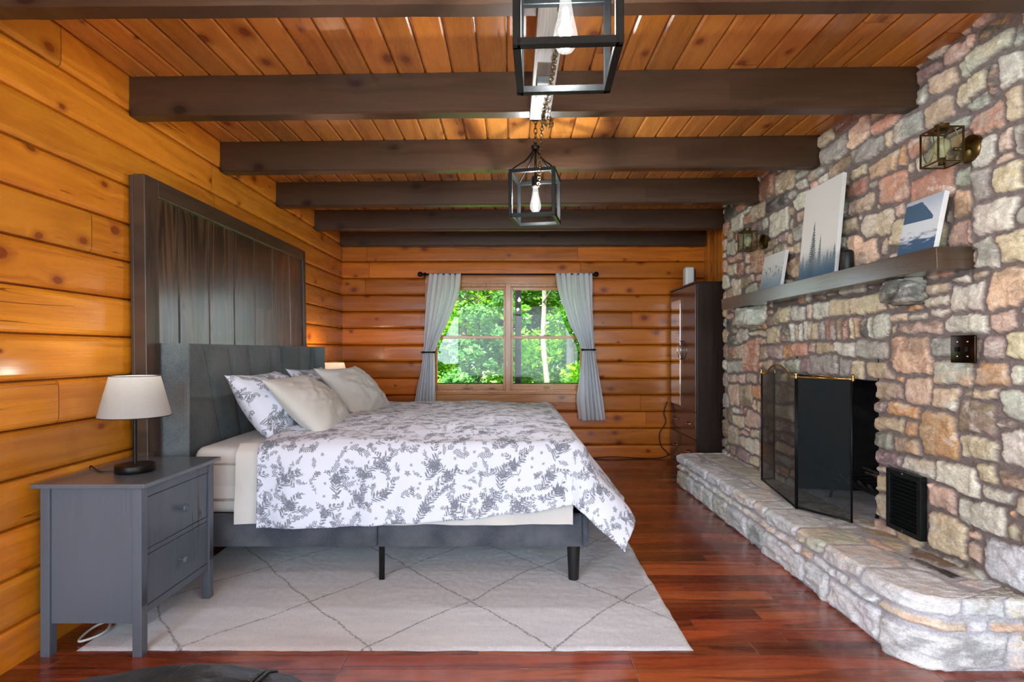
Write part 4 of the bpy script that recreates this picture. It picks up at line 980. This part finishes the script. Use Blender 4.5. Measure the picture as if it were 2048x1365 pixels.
# pillows
def pillow(label, center, size, tilt, yaw, mat, seed, pinch=.12, flange=0.0, roll=0.0):
    h, l, th = size; n = 70; s = np.linspace(-1, 1, n); A, B = np.meshgrid(s, s, indexing='ij')
    prof = np.clip((1-np.abs(A)**2.2)*(1-np.abs(B)**2.4), 0, 1)**.62
    sx = A*(1 - pinch*(1-B**2)); sy = B*(1 - pinch*(1-A**2))
    wr = fbm(A*2.2+seed*5, B*2.2, 4)*.040 + np.abs(fbm(A*3+B*2+seed, B*1.2-A, 3))*-.03 + np.abs(np.sin((A+B*.7+fbm(A*1.5+seed, B*1.5, 2))*5))*.006
    verts = []; Xs = np.concatenate([sx*h/2, (sx*h/2)[::-1][1:-1]], 0)
    Zt = prof*(th/2) + wr*prof*1.0; Zb = -prof*(th/2)*.8
    bmX, bmY, bmZ = sx*h/2, sy*l/2, Zt
    me1 = grid_mesh('pillow', bmX, bmY, Zt, uv=(A*h/2+seed, B*l/2)); me2 = grid_mesh('pillow_b', bmX, bmY, Zb - .001, uv=(A*h/2+seed+.7, B*l/2), flip=True)
    bm = BM(); bm.from_mesh(me1); bm.from_mesh(me2); bmesh.ops.remove_doubles(bm, verts=bm.verts[:], dist=.0025); bpy.data.meshes.remove(me2)
    bm.to_mesh(me1); bm.free(); me1.shade_smooth(); me1.materials.append(mat)
    o = bpy.data.objects.new('pillow', me1); COL.objects.link(o); o.location = center
    o.rotation_euler = (roll, math.radians(tilt), math.radians(yaw)); o.rotation_mode = 'XYZ'
    return tag(o, label, 'pillow', 'pillows on the bed')
pillow('floral print pillow against the near end of the headboard', (-1.375, 3.25, .855), (.46, .68, .30), 55, 2, M['toile'], 1.3)
pillow('floral print pillow mostly hidden behind the far grey pillow', (-1.40, 4.14, .86), (.46, .66, .20), 55, -2, M['toile'], 4.1)
pillow('plain warm grey pillow leaning on the near floral pillow', (-1.165, 3.28, .852), (.48, .74, .25), 45, 5, M['pillow_grey'], 2.7, .13)
pillow('plain warm grey pillow at the far side of the bed', (-1.125, 4.10, .855), (.52, .74, .25), 50, -6, M['pillow_grey'], 6.2, .13)

# ------------------------------------------------------------------ wooden feature panel behind the bed
PX0, PX1, PY0, PY1, PT = -1.832, -1.756, 2.665, 4.755, 2.018
pn = empty('wooden_headboard', (PX0, (PY0+PY1)/2, 0), 'tall dark stained plank panel with frame standing behind the headboard', 'panel')
bm = BM(); prev = PY0+.10
edges = [2.767, 2.954, 3.251, 3.543, 3.83, 4.119, 4.445, 4.70]
for a, b in zip(edges[:-1], edges[1:]): box(bm, PX0+.02, PX1-.014, a+.003, b-.003, 0.0, PT-.07, .006, seg=2)
obj('plank_face', bm, M['dark_v'], pn)
for a, b in ((PY0, 2.767), (4.70, PY1)):
    bm = BM(); box(bm, PX0+.018, PX1, a, b, 0, PT-.0005, .004); obj('stile', bm, M['dark_s'], pn)
bm = BM(); box(bm, PX0+.018, PX1+.001, 2.767, 4.70, PT-.088, PT, .004); obj('top_rail', bm, M['dark_h'], pn)
bm = BM(); box(bm, PX0, PX0+.018, PY0+.003, PY1, 0, PT-.004, .003); obj('back_board', bm, M['dark_s'], pn)
pn.location.x += .03; pn.rotation_euler = (0, -math.atan2(.027, PT), 0)

# ------------------------------------------------------------------ rug
def rug_mat():
    g = Mat('cream_trellis_rug'); x, y, z = g.pos()
    wx = g.noise(g.vec(x*2.2, y*2.2), 1, 2) - .5; wy = g.noise(g.vec(x*2.2+9, y*2.2+4), 1, 2) - .5; jit = g.noise(g.vec(x*45, y*45), 1, 2) - .5
    u = (x - .163 + wx*.10 + jit*.012)/.73; v = (y - 2.18 + wy*.10 + jit*.012)/.82
    a = g.m('ABSOLUTE', g.m('FRACT', u + v + .5) - .5)*.55; b = g.m('ABSOLUTE', g.m('FRACT', u - v + .5) - .5)*.55
    d = g.m('MINIMUM', a, b)
    spots = g.noise(g.vec(x*90, y*90), 1, 2)
    ln = g.step(d, .002, .0075, 1.0, 0.0)*g.step(spots, .3, .55)
    pile = g.noise(g.vec(x*260, y*260, z*260), 1, 3, .7); soft = g.noise(g.vec(x*2.5, y*14), 1, 3)
    col = g.mix(g.step(pile*.7 + soft*.3, .3, .7), lin((.70, .725, .76)), lin((.84, .86, .885)))
    col = g.mix(ln*.75, col, lin((.33, .36, .38)))
    g.bump(pile + soft*.5, .5, .006)
    return g.set(color=col, rough=1.0, sheen=.3, spec=.1)
gx = np.arange(-1.69, .7201, .012); gy = np.arange(2.168, 5.2, .012); GX, GY = np.meshgrid(gx, gy, indexing='ij')
ed = np.minimum(np.minimum(GX-gx[0], gx[-1]-GX), np.minimum(GY-gy[0], gy[-1]-GY))
GZ = np.where(ed < .004, .0015, .0095 + fbm(GX*60, GY*60, 2)*.0035)
wob = fbm(GX*9, GY*9, 2)*.008*(ed < .004)
rug = tag(link_mesh('rug', grid_mesh('rug', GX+wob, GY+wob, GZ), rug_mat()), 'cream shag rug with thin dark diamond trellis lines under the bed', 'rug')

# ------------------------------------------------------------------ nightstand
def nightstand(yo, label, near):
    X0, X1, Y0, Y1, H = -1.795, -1.408, 2.125, 2.640, .648
    r = empty('nightstand', ((X0+X1)/2, (Y0+Y1)/2+yo, 0), label, 'nightstand', 'grey nightstands beside the bed')
    def P(nm, bm, m_, par=None, sm=False): return obj(nm, bm, m_, par or r, sm)
    def bx(*a, bev=.002): bm = BM(); box(bm, a[0], a[1], a[2]+yo, a[3]+yo, a[4], a[5], bev); return bm
    P('table_top', bx(X0-.02, X1+.024, Y0-.022, Y1+.022, H, H+.017, bev=.003), M['grey_top'])
    p = .036
    for i, (x, y) in enumerate(((X0, Y0), (X1-p, Y0), (X0, Y1-p), (X1-p, Y1-p))):
        z0 = .0 if (near and y == Y0) else .0105
        if not near: z0 = .0105 if y == Y0 else 0.0
        P('leg', bx(x, x+p, y, y+p, z0, H), M['grey_z'])
    for y in (Y0+.008, Y1-.022): P('side_panel', bx(X0+p, X1-p, y, y+.014, .125, H), M['grey_z'])
    P('back_panel', bx(X0+.004, X0+.014, Y0+p, Y1-p, .125, H), M['grey_zy'])
    P('front_rail', bx(X1-.03, X1-.006, Y0+p, Y1-p, .150, .178), M['grey_zy']); P('front_rail', bx(X1-.03, X1-.008, Y0+p, Y1-p, .376, .396), M['grey_zy']); P('front_rail', bx(X1-.03, X1-.006, Y0+p, Y1-p, .602, H), M['grey_zy'])
    for z0, z1 in ((.181, .373), (.399, .599)):
        d = P('drawer', bx(X0+.02, X1-.008, Y0+p+.003, Y1-p-.003, z0, z1), M['grey_zy'])
        bm = BM(); lathe(bm, [(.006, 0), (.0055, .014), (.013, .02), (.0155, .025), (.0145, .030), (.008, .032), (0, .032)], (X1-.008, (Y0+Y1)/2+yo, (z0+z1)/2), 18, Matrix.Rotation(PI/2, 4, 'Y')); P('knob', bm, M['grey_z'], d, True)
    return r
nightstand(0, 'grey two-drawer nightstand at the near side of the bed', True)
nightstand(2.82, 'grey nightstand at the far side of the bed, mostly hidden behind the headboard', False)
# lamps
def shade_mat(on):
    g = Mat('linen_shade_lit' if on else 'linen_shade'); x, y, z = g.pos(); a = g.noise(g.vec(x*300, y*300, z*300), 1, 3)
    col = g.mix(a, lin((.70, .70, .69)), lin((.82, .82, .81))); nt = g.nt
    tl = g.node('ShaderNodeBsdfTranslucent'); mx = g.node('ShaderNodeMixShader'); mx.inputs[0].default_value = .45
    g.set(color=col, rough=.95, spec=.1); g.link(col, tl.inputs[0])
    nt.links.new(g.b.outputs[0], mx.inputs[1]); nt.links.new(tl.outputs[0], mx.inputs[2]); nt.links.new(mx.outputs[0], g.out.inputs[0]); return g.mat
def table_lamp(c, label, watts, color):
    r = empty('table_lamp', c, label, 'lamp', 'table lamps on the nightstands'); x, y, z = c
    bm = BM(); lathe(bm, [(0, 0), (.070, 0), (.073, .004), (.073, .028), (.070, .032), (0, .033)], c, 36); obj('lamp_base', bm, M['black_metal'], r, 'auto')
    bm = BM(); lathe(bm, [(0, .032), (.0075, .033), (.0075, .29), (.016, .292), (.016, .33), (0, .33)], c, 16); obj('stem', bm, M['black_metal'], r, 'auto')
    bm = BM(); z0, z1 = .232, .400; t = .0015
    lathe(bm, [(.132, z0), (.091, z1), (.0895, z1), (.1305, z0), (.132, z0)], c, 48); obj('lamp_shade', bm, shade_mat(watts > 2), r, 'auto')
    bm = BM()
    for zz, rr in ((z0, .1318), (z1, .0908)):
        bm = BM(); tube(bm, [(x+rr*math.cos(2*PI*k/48), y+rr*math.sin(2*PI*k/48), z+zz) for k in range(49)], .0018, 6)
        obj('shade_trim', bm, M['dark_plastic'], r, True)
    bm = BM(); lathe(bm, [(.012, .328), (.017, .342), (.024, .352), (.024, .368), (.014, .380), (0, .384)], c, 16); obj('bulb', bm, emitter('lamp_bulb', (1, .8, .55), watts*2.0), r, True)
    lo = light('lamp_glow', 'POINT', (x, y, z+.30), (0, 0, 0), watts, color, shadow_soft_size=.03); lo.parent = r; lo.location = (0, 0, .335+.06)
    return r
table_lamp((-1.571, 2.33, .6655), 'small table lamp with grey tapered shade on the near nightstand', 1.3, (1, .92, .8))
table_lamp((-1.63, 5.13, .6655), 'small lit table lamp beyond the headboard, on the far nightstand', 6, (1, .62, .40))
bm = BM(); tube(bm, smoothpts([(-1.645, 2.33, .670), (-1.70, 2.31, .669), (-1.76, 2.36, .669), (-1.812, 2.40, .671), (-1.822, 2.42, .60), (-1.824, 2.42, .35)], 8), .0028, 6)
tag(obj('lamp_cord', bm, M['black_cord'], smooth=True), 'black cord running from the near lamp over the nightstand edge', 'cord')
bm = BM(); tube(bm, smoothpts([(-1.78, 2.62, .02), (-1.72, 2.42, .018), (-1.66, 2.28, .02), (-1.72, 2.22, .012), (-1.74, 2.34, .015), (-1.66, 2.44, .02), (-1.60, 2.52, .02)], 10), .005, 8)
tag(obj('white_cord', bm, M['white_cord'], smooth=True), 'white cord looped on the floor under the near nightstand', 'cord')

# ------------------------------------------------------------------ wardrobe
AX0, AX1, AY0, AY1, AH = 1.722, 2.100, 5.205, 6.03, 1.822
wr_ = empty('wardrobe', ((AX0+AX1)/2, (AY0+AY1)/2, 0), 'dark brown two-door wardrobe with mirror and drawers in the far corner', 'wardrobe')
bm = BM(); box(bm, AX0+.018, AX1, AY0, AY1, 0, AH-.018, .002); obj('carcass', bm, M['espresso'], wr_)
bm = BM(); box(bm, AX0-.008, AX1, AY0-.006, AY1, AH-.018, AH, .003); obj('top_board', bm, M['espresso'], wr_)
ym = (AY0+AY1)/2
for a, b, mir in ((AY0+.002, ym-.0015, False), (ym+.0015, AY1-.002, True)):
    bm = BM(); box(bm, AX0, AX0+.018, a, b, .598, AH-.022, .003); d = obj('door', bm, M['espresso_x'], wr_)
    if mir:
        bm = BM(); box(bm, AX0-.003, AX0, a+.05, b-.05, .62, AH-.13, .001); obj('mirror', bm, M['mirror'], d)
    yy = (b-.03) if not mir else (a+.03); s_ = 1 if mir else -1
    bm = BM(); tube(bm, [(AX0, yy + s_*.028*0, 1.09)] + [(AX0-.014-.016*math.sin(PI*k/10), yy+s_*.026*math.sin(PI*k/10), 1.09+.18*k/10) for k in range(11)] + [(AX0, yy, 1.27)], .006, 8); obj('handle', bm, M['chrome'], d, True)
for z0, z1 in ((.06, .335), (.340, .594)):
    for a, b in ((AY0+.002, ym-.0015), (ym+.0015, AY1-.002)):
        bm = BM(); box(bm, AX0, AX0+.018, a, b, z0, z1, .003); d = obj('drawer', bm, M['espresso_x'], wr_)
        c = (a+b)/2; bm = BM(); tube(bm, [(AX0, c-.05, (z0+z1)/2), (AX0-.016, c-.035, (z0+z1)/2), (AX0-.02, c, (z0+z1)/2), (AX0-.016, c+.035, (z0+z1)/2), (AX0, c+.05, (z0+z1)/2)], .006, 8); obj('handle', bm, M['chrome'], d, True)
bm = BM(); box(bm, AX0+.006, AX0+.018, AY0+.002, AY1-.002, .0, .056); obj('plinth', bm, M['espresso_x'], wr_)
for z in (.22, .58):
    bm = BM(); lathe(bm, [(0, .002), (.005, .0015), (.006, 0)], (AX0+.16, AY0-.0005, z), 12, Matrix.Rotation(PI/2, 4, 'X')); obj('screw_cap', bm, M['chrome'], wr_)
rt = empty('router', (1.78, 5.60, AH), 'white upright router box standing on top of the dark wardrobe', 'router')
bm = BM(); box(bm, 1.742, 1.832, 5.56, 5.66, AH+.001, AH+.19, .022, seg=4); obj('housing', bm, M['white_plastic'], rt, 'auto')
bm = BM(); box(bm, 1.822, 1.848, 5.575, 5.645, AH+.001, AH+.17, .004); obj('back_plate', bm, M['dark_plastic'], rt)
bm = BM(); tube(bm, smoothpts([(1.70, 6.06, .62), (1.66, 6.055, .50), (1.68, 6.05, .40), (1.61, 6.04, .27), (1.63, 6.04, .14), (1.70, 6.03, .05), (1.60, 6.03, .012), (1.40, 6.045, .008), (1.1, 6.05, .02), (.86, 6.05, .006), (.7, 6.04, .006)], 10), .0055, 8)
tag(obj('power_cord', bm, M['black_cord'], smooth=True), 'black power cord hanging beside the wardrobe and along the back wall', 'cord')

# ------------------------------------------------------------------ pendants
def pendant(c, s, yaw, label, tilt=0.0):
    """c: centre of the bottom square"""
    r = empty('pendant_lantern', (0, 0, 0), label, 'pendant light', 'cage pendant lanterns')
    h = s*1.02; q = s/2; t = .0095; x, y, z = 0, 0, 0
    bm = BM()
    for X in (-q, q):
        for Y in (-q, q): box(bm, X-t, X+t, Y-t, Y+t, -t, h+t, .0015, seg=1)
    for Z in (0, h):
        for Y in (-q, q): box(bm, -q, q, Y-t, Y+t, Z-t, Z+t, .0015, seg=1)
        for X in (-q, q): box(bm, X-t, X+t, -q, q, Z-t, Z+t, .0015, seg=1)
    obj('cage', bm, M['dark_bronze'], r)
    for sx in (-1, 1):
        for sy in (-1, 1):
            bm = BM(); tube(bm, smoothpts([(sx*q, sy*q, h+.0), (sx*q*.80, sy*q*.80, h+.030), (sx*q*.42, sy*q*.42, h+.075), (sx*.018, sy*.018, h+.13), (sx*.012, sy*.012, h+.155)], 6), .006, 6); obj('arm', bm, M['dark_bronze'], r, True)
    bm = BM(); lathe(bm, [(0, h+.15), (.022, h+.15), (.024, h+.16), (.024, h+.17), (.008, h+.178), (.006, h+.19), (0, h+.19)], (0, 0, 0), 18); obj('hub', bm, M['dark_bronze'], r, 'auto')
    bm = BM(); tube(bm, [(0, 0, h+.155), (0, 0, h-.015)], .007, 10); obj('stem', bm, M['dark_bronze'], r, True)
    bm = BM(); lathe(bm, [(.0, h-.0), (.019, h-.002), (.021, h-.012), (.021, h-.055), (.017, h-.06), (0, h-.06)], (0, 0, 0), 20); obj('socket', bm, M['dark_bronze'], r, 'auto')
    zb = h-.06
    bm = BM(); lathe(bm, [(.014, zb+.002), (.015, zb-.018), (.020, zb-.05), (.028, zb-.085), (.0315, zb-.105), (.029, zb-.122), (.018, zb-.137), (0, zb-.142)], (0, 0, 0), 24); bo = obj('bulb', bm, M['bulb_glass'], r, True)
    bm = BM()
    for k in range(6):
        a = k*PI/3; tube(bm, [(.006*math.cos(a), .006*math.sin(a), zb-.03), (.013*math.cos(a+.3), .013*math.sin(a+.3), zb-.105)], .0016, 6)
    obj('filament', bm, M['filament'], bo)
    lo = light('pendant_glow', 'POINT', (0, 0, zb-.07), (0, 0, 0), PW, (.97, .98, 1.0), shadow_soft_size=.02); lo.parent = r
    r.location = c; r.rotation_euler = (tilt, 0, math.radians(yaw)); return r
PW = 24
p1 = pendant((.137, 1.400, 1.880), .235, -3, 'square black cage pendant lantern nearest, cut off by the top edge')
p2 = pendant((.137, 3.115, 1.905), .235, -12, 'square black cage pendant lantern hanging further back over the bed')
for ob_, p in ((p1, (.137, 1.400, 1.880)), (p2, (.137, 3.115, 1.905))):
    zt = p[2] + .235*1.02 + .185
    bm = BM(); torus_link(bm, (p[0], p[1], zt+.015), (0, 0, 1), .044, .040, .0026, .5); chain(bm, [(p[0], p[1], zt+.03), (p[0], p[1], CEIL-.01)])
    o = obj('chain', bm, M['antique_brass'], None, True); mw = o.matrix_basis.copy()
    o.parent = ob_; bpy.context.view_layer.update(); o.matrix_parent_inverse = ob_.matrix_world.inverted()
    bm = BM(); lathe(bm, [(0, CEIL-.028), (.03, CEIL-.026), (.05, CEIL-.012), (.052, CEIL), (0, CEIL)], (p[0], p[1], 0), 24)
    o = obj('canopy', bm, M['dark_bronze'], None, 'auto'); o.parent = ob_; o.matrix_parent_inverse = ob_.matrix_world.inverted()
bm = BM()
sw1 = smoothpts([(.150, 1.46, 2.28), (.158, 1.75, 2.255), (.160, 2.15, 2.235), (.150, 2.62, 2.272)], 8)
sw2 = smoothpts([(.150, 2.62, 2.272), (.150, 2.80, 2.20), (.150, 2.98, 2.10), (.150, 3.09, 2.085), (.142, 3.112, 2.20)], 8)
chain(bm, sw1, .030, .017, .0019); chain(bm, sw2, .030, .017, .0019)
chain(bm, smoothpts([(.150, 2.62, 2.272), (.158, 2.61, 2.235), (.172, 2.60, 2.215), (.182, 2.60, 2.24), (.17, 2.61, 2.27)], 6), .026, .016, .0019)
chain(bm, smoothpts([(.150, 2.62, 2.272), (.165, 2.63, 2.24), (.185, 2.63, 2.23), (.196, 2.64, 2.25), (.18, 2.63, 2.272)], 6), .026, .016, .0019)
tag(obj('swag_chain', bm, M['antique_brass'], smooth=True), 'loose bronze chain swagged between the two pendant lanterns', 'chain')
bm = BM(); tube(bm, [(.150, 2.62, 2.276), (.150, 2.62, 2.262), (.156, 2.62, 2.256), (.150, 2.62, 2.25), (.145, 2.62, 2.256)], .002, 6)
tag(obj('ceiling_hook', bm, M['dark_bronze'], smooth=True), 'small metal hook under the wooden strip holding the swag chain', 'hook')
jb = empty('junction_box', (.135, 2.30, 2.24), 'small grey switch box fixed under the wooden strip', 'box')
bm = BM(); box(bm, .105, .172, 2.24, 2.37, 2.247, 2.2755, .003); obj('box_body', bm, simple('grey_box_enamel', (.32, .33, .33), .5, .3, .1), jb)

# ------------------------------------------------------------------ leather ottoman at the very front
def leather():
    g = Mat('black_leather'); P = g.vec(*g.pos()); a = g.noise(P, 160, 4); b = g.noise(P, 14, 4, .6, 1.0)
    g.bump(a*.25 + b*1.1, .35, .012); return g.set(color=g.mix(b, lin((.10, .115, .12)), lin((.17, .19, .195))), rough=g.step(a, .2, .8, .28, .42), coat=.15)
M['leather'] = leather()
ot = empty('leather_ottoman', (-.80, 1.25, 0), 'black leather ottoman at the bottom edge, its rounded top just showing', 'ottoman')
n0, n1 = 60, 96; tt = np.linspace(0, 1, n0); th = np.linspace(0, 2*PI, n1)
T_, TH = np.meshgrid(tt, th, indexing='ij')
# superellipse footprint, cushion dome on top
rx, ry = .36, .235
cs, sn = np.cos(TH), np.sin(TH); se = (np.abs(cs)**2.6 + np.abs(sn)**2.6)**(-1/2.6)
rad = np.where(T_ < .6, T_/.6, 1.0); rad = np.where(T_ < .6, np.sin(rad*PI/2), 1 - .03*np.sin((T_-.6)/.4*PI)*-1)
Zo = np.where(T_ < .6, .292 + .098*np.cos(np.clip(T_/.6, 0, 1)*PI/2)**.8, .292*(1-(T_-.6)/.4)+.02)
Xo = -.80 + rx*rad*se*cs; Yo = 1.25 + ry*rad*se*sn
Zo = Zo + fbm(Xo*9, Yo*9, 3)*.014*(T_ < .6)
obj_me = grid_mesh('ottoman_body', Xo, Yo, Zo, flip=False); link_mesh('cushion', obj_me, M['leather'], ot)
bm = BM()
for x_ in (-.84, -.62):
    P = []
    for k in range(25):
        yy = 1.25 - .2 + .4*k/24; u_ = (x_+.80)/rx; v_ = (yy-1.25)/ry; rr_ = min(.999, (abs(u_)**2.6+abs(v_)**2.6)**(1/2.6))
        P.append((x_ + (.018 if x_ < -.7 else .0), yy, .292 + .098*math.cos(math.asin(rr_))**.8 + float(fbm(np.array(x_*9), np.array(yy*9), 3))*.014 + .002))
    bm = BM(); tube(bm, P, .004, 6); tube(bm, [(a+.012, b_, c_) for a, b_, c_ in P], .004, 6); obj('seam', bm, M['leather'], ot, True)
for sx in (-.26, .26):
    for sy in (-.14, .14):
        bm = BM(); lathe(bm, [(0, 0), (.018, 0), (.024, .04), (0, .04)], (-.80+sx, 1.25+sy, 0), 14); obj('foot', bm, M['dark_plastic'], ot, True)

# ------------------------------------------------------------------ rear doors, unseen behind the camera, put in for daylight from behind
dr = empty('door_1', (.1, -2.62, 0), kind='structure')
bm = BM()
for x in (-1.45, .06, 1.57): box(bm, x, x+.08, -2.70, -2.62, .04, 2.25, .004)
for z in (.04, 2.17): box(bm, -1.45, 1.65, -2.69, -2.63, z, z+.08, .004)
obj('door_frame', bm, M['white_plastic'], dr)
for a, b in ((-1.37, .06), (.14, 1.57)):
    bm = BM(); box(bm, a, b, -2.662, -2.656, .12, 2.17); obj('pane', bm, M['pane'], dr)

for nm, xw, y0, y1 in (('window_2', LEFT, -2.15, -.35), ('window_3', STONE, -2.15, -.55)):  # unseen side windows, put in to go with the daylight lamps
    wn_ = empty(nm, (xw, (y0+y1)/2, .85), kind='structure'); s_ = -1 if xw < 0 else 1; bm = BM(); xa, xb_ = sorted((xw+s_*.05, xw+s_*.10)); ymid = (y0+y1)/2
    for a, b in ((y0, y0+.05), (ymid-.03, ymid+.03), (y1-.05, y1)): box(bm, xa, xb_, a, b, .85, 2.05, .003)
    for a, b in ((.85, .91), (2.0, 2.05)): box(bm, xa+.001, xb_-.001, y0, y1, a, b, .003)
    obj('window_frame', bm, M['trim'], wn_); bm = BM(); box(bm, (xa+xb_)/2-.002, (xa+xb_)/2+.002, y0+.05, y1-.05, .91, 2.0); obj('pane', bm, M['pane'], wn_)
# ------------------------------------------------------------------ outside
g = Mat('lawn'); x, y, z = g.pos(); nn = g.noise(g.vec(x*3, y*3), 1, 5); g.set(color=g.mix(nn, lin((.18, .30, .10)), lin((.40, .52, .20))), rough=1.0)
bm = BM(); box(bm, -40, 40, -30, 60, -.9, -.6); tag(obj('ground_outside', bm, g.mat), kind='structure')
def leaf_mat(name, a, b):
    g = Mat(name); x, y, z = g.pos(); r = g.white(g.vec(g.m('FLOOR', x*7), g.m('FLOOR', y*7), g.m('FLOOR', z*7))); n = g.noise(g.vec(x, y, z), .9, 2)
    col = g.mix(g.step(r*.6+n*.4, .1, .9), a, b); nt = g.nt
    tl = g.node('ShaderNodeBsdfTranslucent'); mx = g.node('ShaderNodeMixShader'); mx.inputs[0].default_value = .45; g.set(color=col, rough=.8, spec=.08); g.link(col, tl.inputs[0])
    nt.links.new(g.b.outputs[0], mx.inputs[1]); nt.links.new(tl.outputs[0], mx.inputs[2]); nt.links.new(mx.outputs[0], g.out.inputs[0]); return g.mat
LM = [leaf_mat('leaf_bright', (.08, .30, .012), (.34, .62, .05)), leaf_mat('leaf_mid', (.035, .17, .010), (.16, .42, .035)), leaf_mat('leaf_pine', (.05, .17, .04), (.14, .34, .10))]
BARK = simple('grey_bark', (.40, .37, .34), .95, 0, .3, 10, .5); BARKD = simple('dark_bark', (.25, .22, .19), .95, 0, .35, 10, .5)
def leaves(name, clumps, n, size, seed, mat, parent):
    rs = np.random.RandomState(seed); C_ = np.array(clumps); k = rs.randint(len(C_), size=n)
    d = rs.normal(size=(n, 3)); d /= np.linalg.norm(d, axis=1, keepdims=True); rr = rs.rand(n, 1)**(1/2.2)
    P = C_[k, :3] + d*rr*C_[k, 3:4]*np.array([1, 1, .62]); a = rs.normal(size=(n, 3)); a[:, 2] *= .5; a /= np.linalg.norm(a, axis=1, keepdims=True)
    b = np.cross(a, rs.normal(size=(n, 3)) + [0, 0, 1.2]); b /= np.linalg.norm(b, axis=1, keepdims=True); s = size*(.6+.8*rs.rand(n, 1))
    V_ = np.stack([P - a*s, P + b*s*.45, P + a*s, P - b*s*.45], 1).reshape(-1, 3).astype(np.float32); me = bpy.data.meshes.new(name)
    me.vertices.add(n*4); me.vertices.foreach_set('co', V_.ravel()); me.loops.add(n*4); me.polygons.add(n)
    me.loops.foreach_set('vertex_index', np.arange(n*4, dtype=np.int32)); me.polygons.foreach_set('loop_start', (np.arange(n)*4).astype(np.int32)); me.update(calc_edges=True)
    return link_mesh(name, me, mat, parent)
def tree(label, x, y, h, r, crown0, mat, bark, seed, n=14000, leaf=.095, tr=.13, lean=0.0):
    rs = random.Random(seed); t = empty('tree', (x, y, -.6), label, 'tree', 'trees outside the window')
    bm = BM(); pts = [(x + lean*k + rs.uniform(-.06, .06), y + rs.uniform(-.06, .06), -.6 + h*k/8) for k in range(9)]; tube(bm, smoothpts(pts, 3), [tr*(1-.8*k/24) for k in range(25)], 10)
    for k in range(9):
        z0 = crown0 + (h-.6-crown0)*rs.random()*.9; a = rs.random()*2*PI; L = r*(.5+.5*rs.random()); f = (z0+.6)/h*8; i = min(7, int(f)); bx_, by_ = pts[i][0], pts[i][1]
        tube(bm, smoothpts([(bx_, by_, z0), (bx_+math.cos(a)*L*.5, by_+math.sin(a)*L*.5, z0+L*.25), (bx_+math.cos(a)*L, by_+math.sin(a)*L, z0+L*.45)], 4), [tr*.35*(1-.1*j) for j in range(9)], 6)
    obj('trunk', bm, bark, t, True)
    cl = [(x + rs.uniform(-1, 1)*r*.8, y + rs.uniform(-1, 1)*r*.7, crown0 + (h-.6-crown0)*rs.random(), r*rs.uniform(.28, .5)) for _ in range(26)]
    leaves('crown', cl, n, leaf, seed, mat, t); return t
tree('tree with a pale bare trunk outside the left window pane', -1.25, 14.2, 9, 1.9, 1.7, LM[0], BARK, 1, 8000, .085, .17)
tree('bushy light green tree outside the left pane, behind the pale trunk', -2.5, 17.5, 9, 2.6, -.2, LM[0], BARKD, 2, 15000)
tree('tree filling the middle of the window behind the mullion', -.2, 18.5, 9, 2.6, .0, LM[1], BARKD, 3, 15000)
tree('dark feathery pine low in the left pane of the window', -.75, 13.2, 3.6, .8, -.2, LM[2], BARKD, 4, 5200, .075, .05)
tree('bright green maple outside the right window pane', 1.55, 15.0, 8, 2.0, .2, LM[0], BARK, 5, 15000, .085)
tree('slim leaning tree outside the right pane, in front of the maple', .85, 12.6, 8, .9, 1.8, LM[1], BARK, 6, 4500, .08, .075, -.03)
tree('dark green tree at the far right of the window view', 3.6, 18.5, 9, 2.6, -.2, LM[1], BARKD, 7, 15000)
tree('dark green tree at the far left of the window view', -4.6, 20, 10, 2.8, -.2, LM[1], BARKD, 8, 15000)
rs = random.Random(3); cl = [(rs.uniform(-6, 6), rs.uniform(19.5, 24), rs.uniform(-.3, 7.5), rs.uniform(.8, 1.7)) for _ in range(110)]
tag(leaves('woodland_foliage', cl, 26000, .2, 12, LM[1], None), 'dense woodland foliage far behind the trees', 'foliage', kind='stuff')
cl = [(rs.uniform(-4, 4), rs.uniform(11.5, 15), -.45 + rs.uniform(0, .5), rs.uniform(.3, .6)) for _ in range(60)]
tag(leaves('undergrowth', cl, 9000, .085, 13, LM[0], None), 'low bright undergrowth at the foot of the trees', 'undergrowth', kind='stuff')
pr = empty('porch_railing', (0, 7.45, -.6), 'dark porch post and rail just outside the window', 'railing')
bm = BM(); box(bm, .055, .135, 7.42, 7.50, -.6, 2.9, .004); obj('post', bm, M['black_metal'], pr)
bm = BM(); box(bm, -2.2, 2.2, 7.43, 7.49, .70, .745, .004); obj('rail', bm, M['black_metal'], pr)
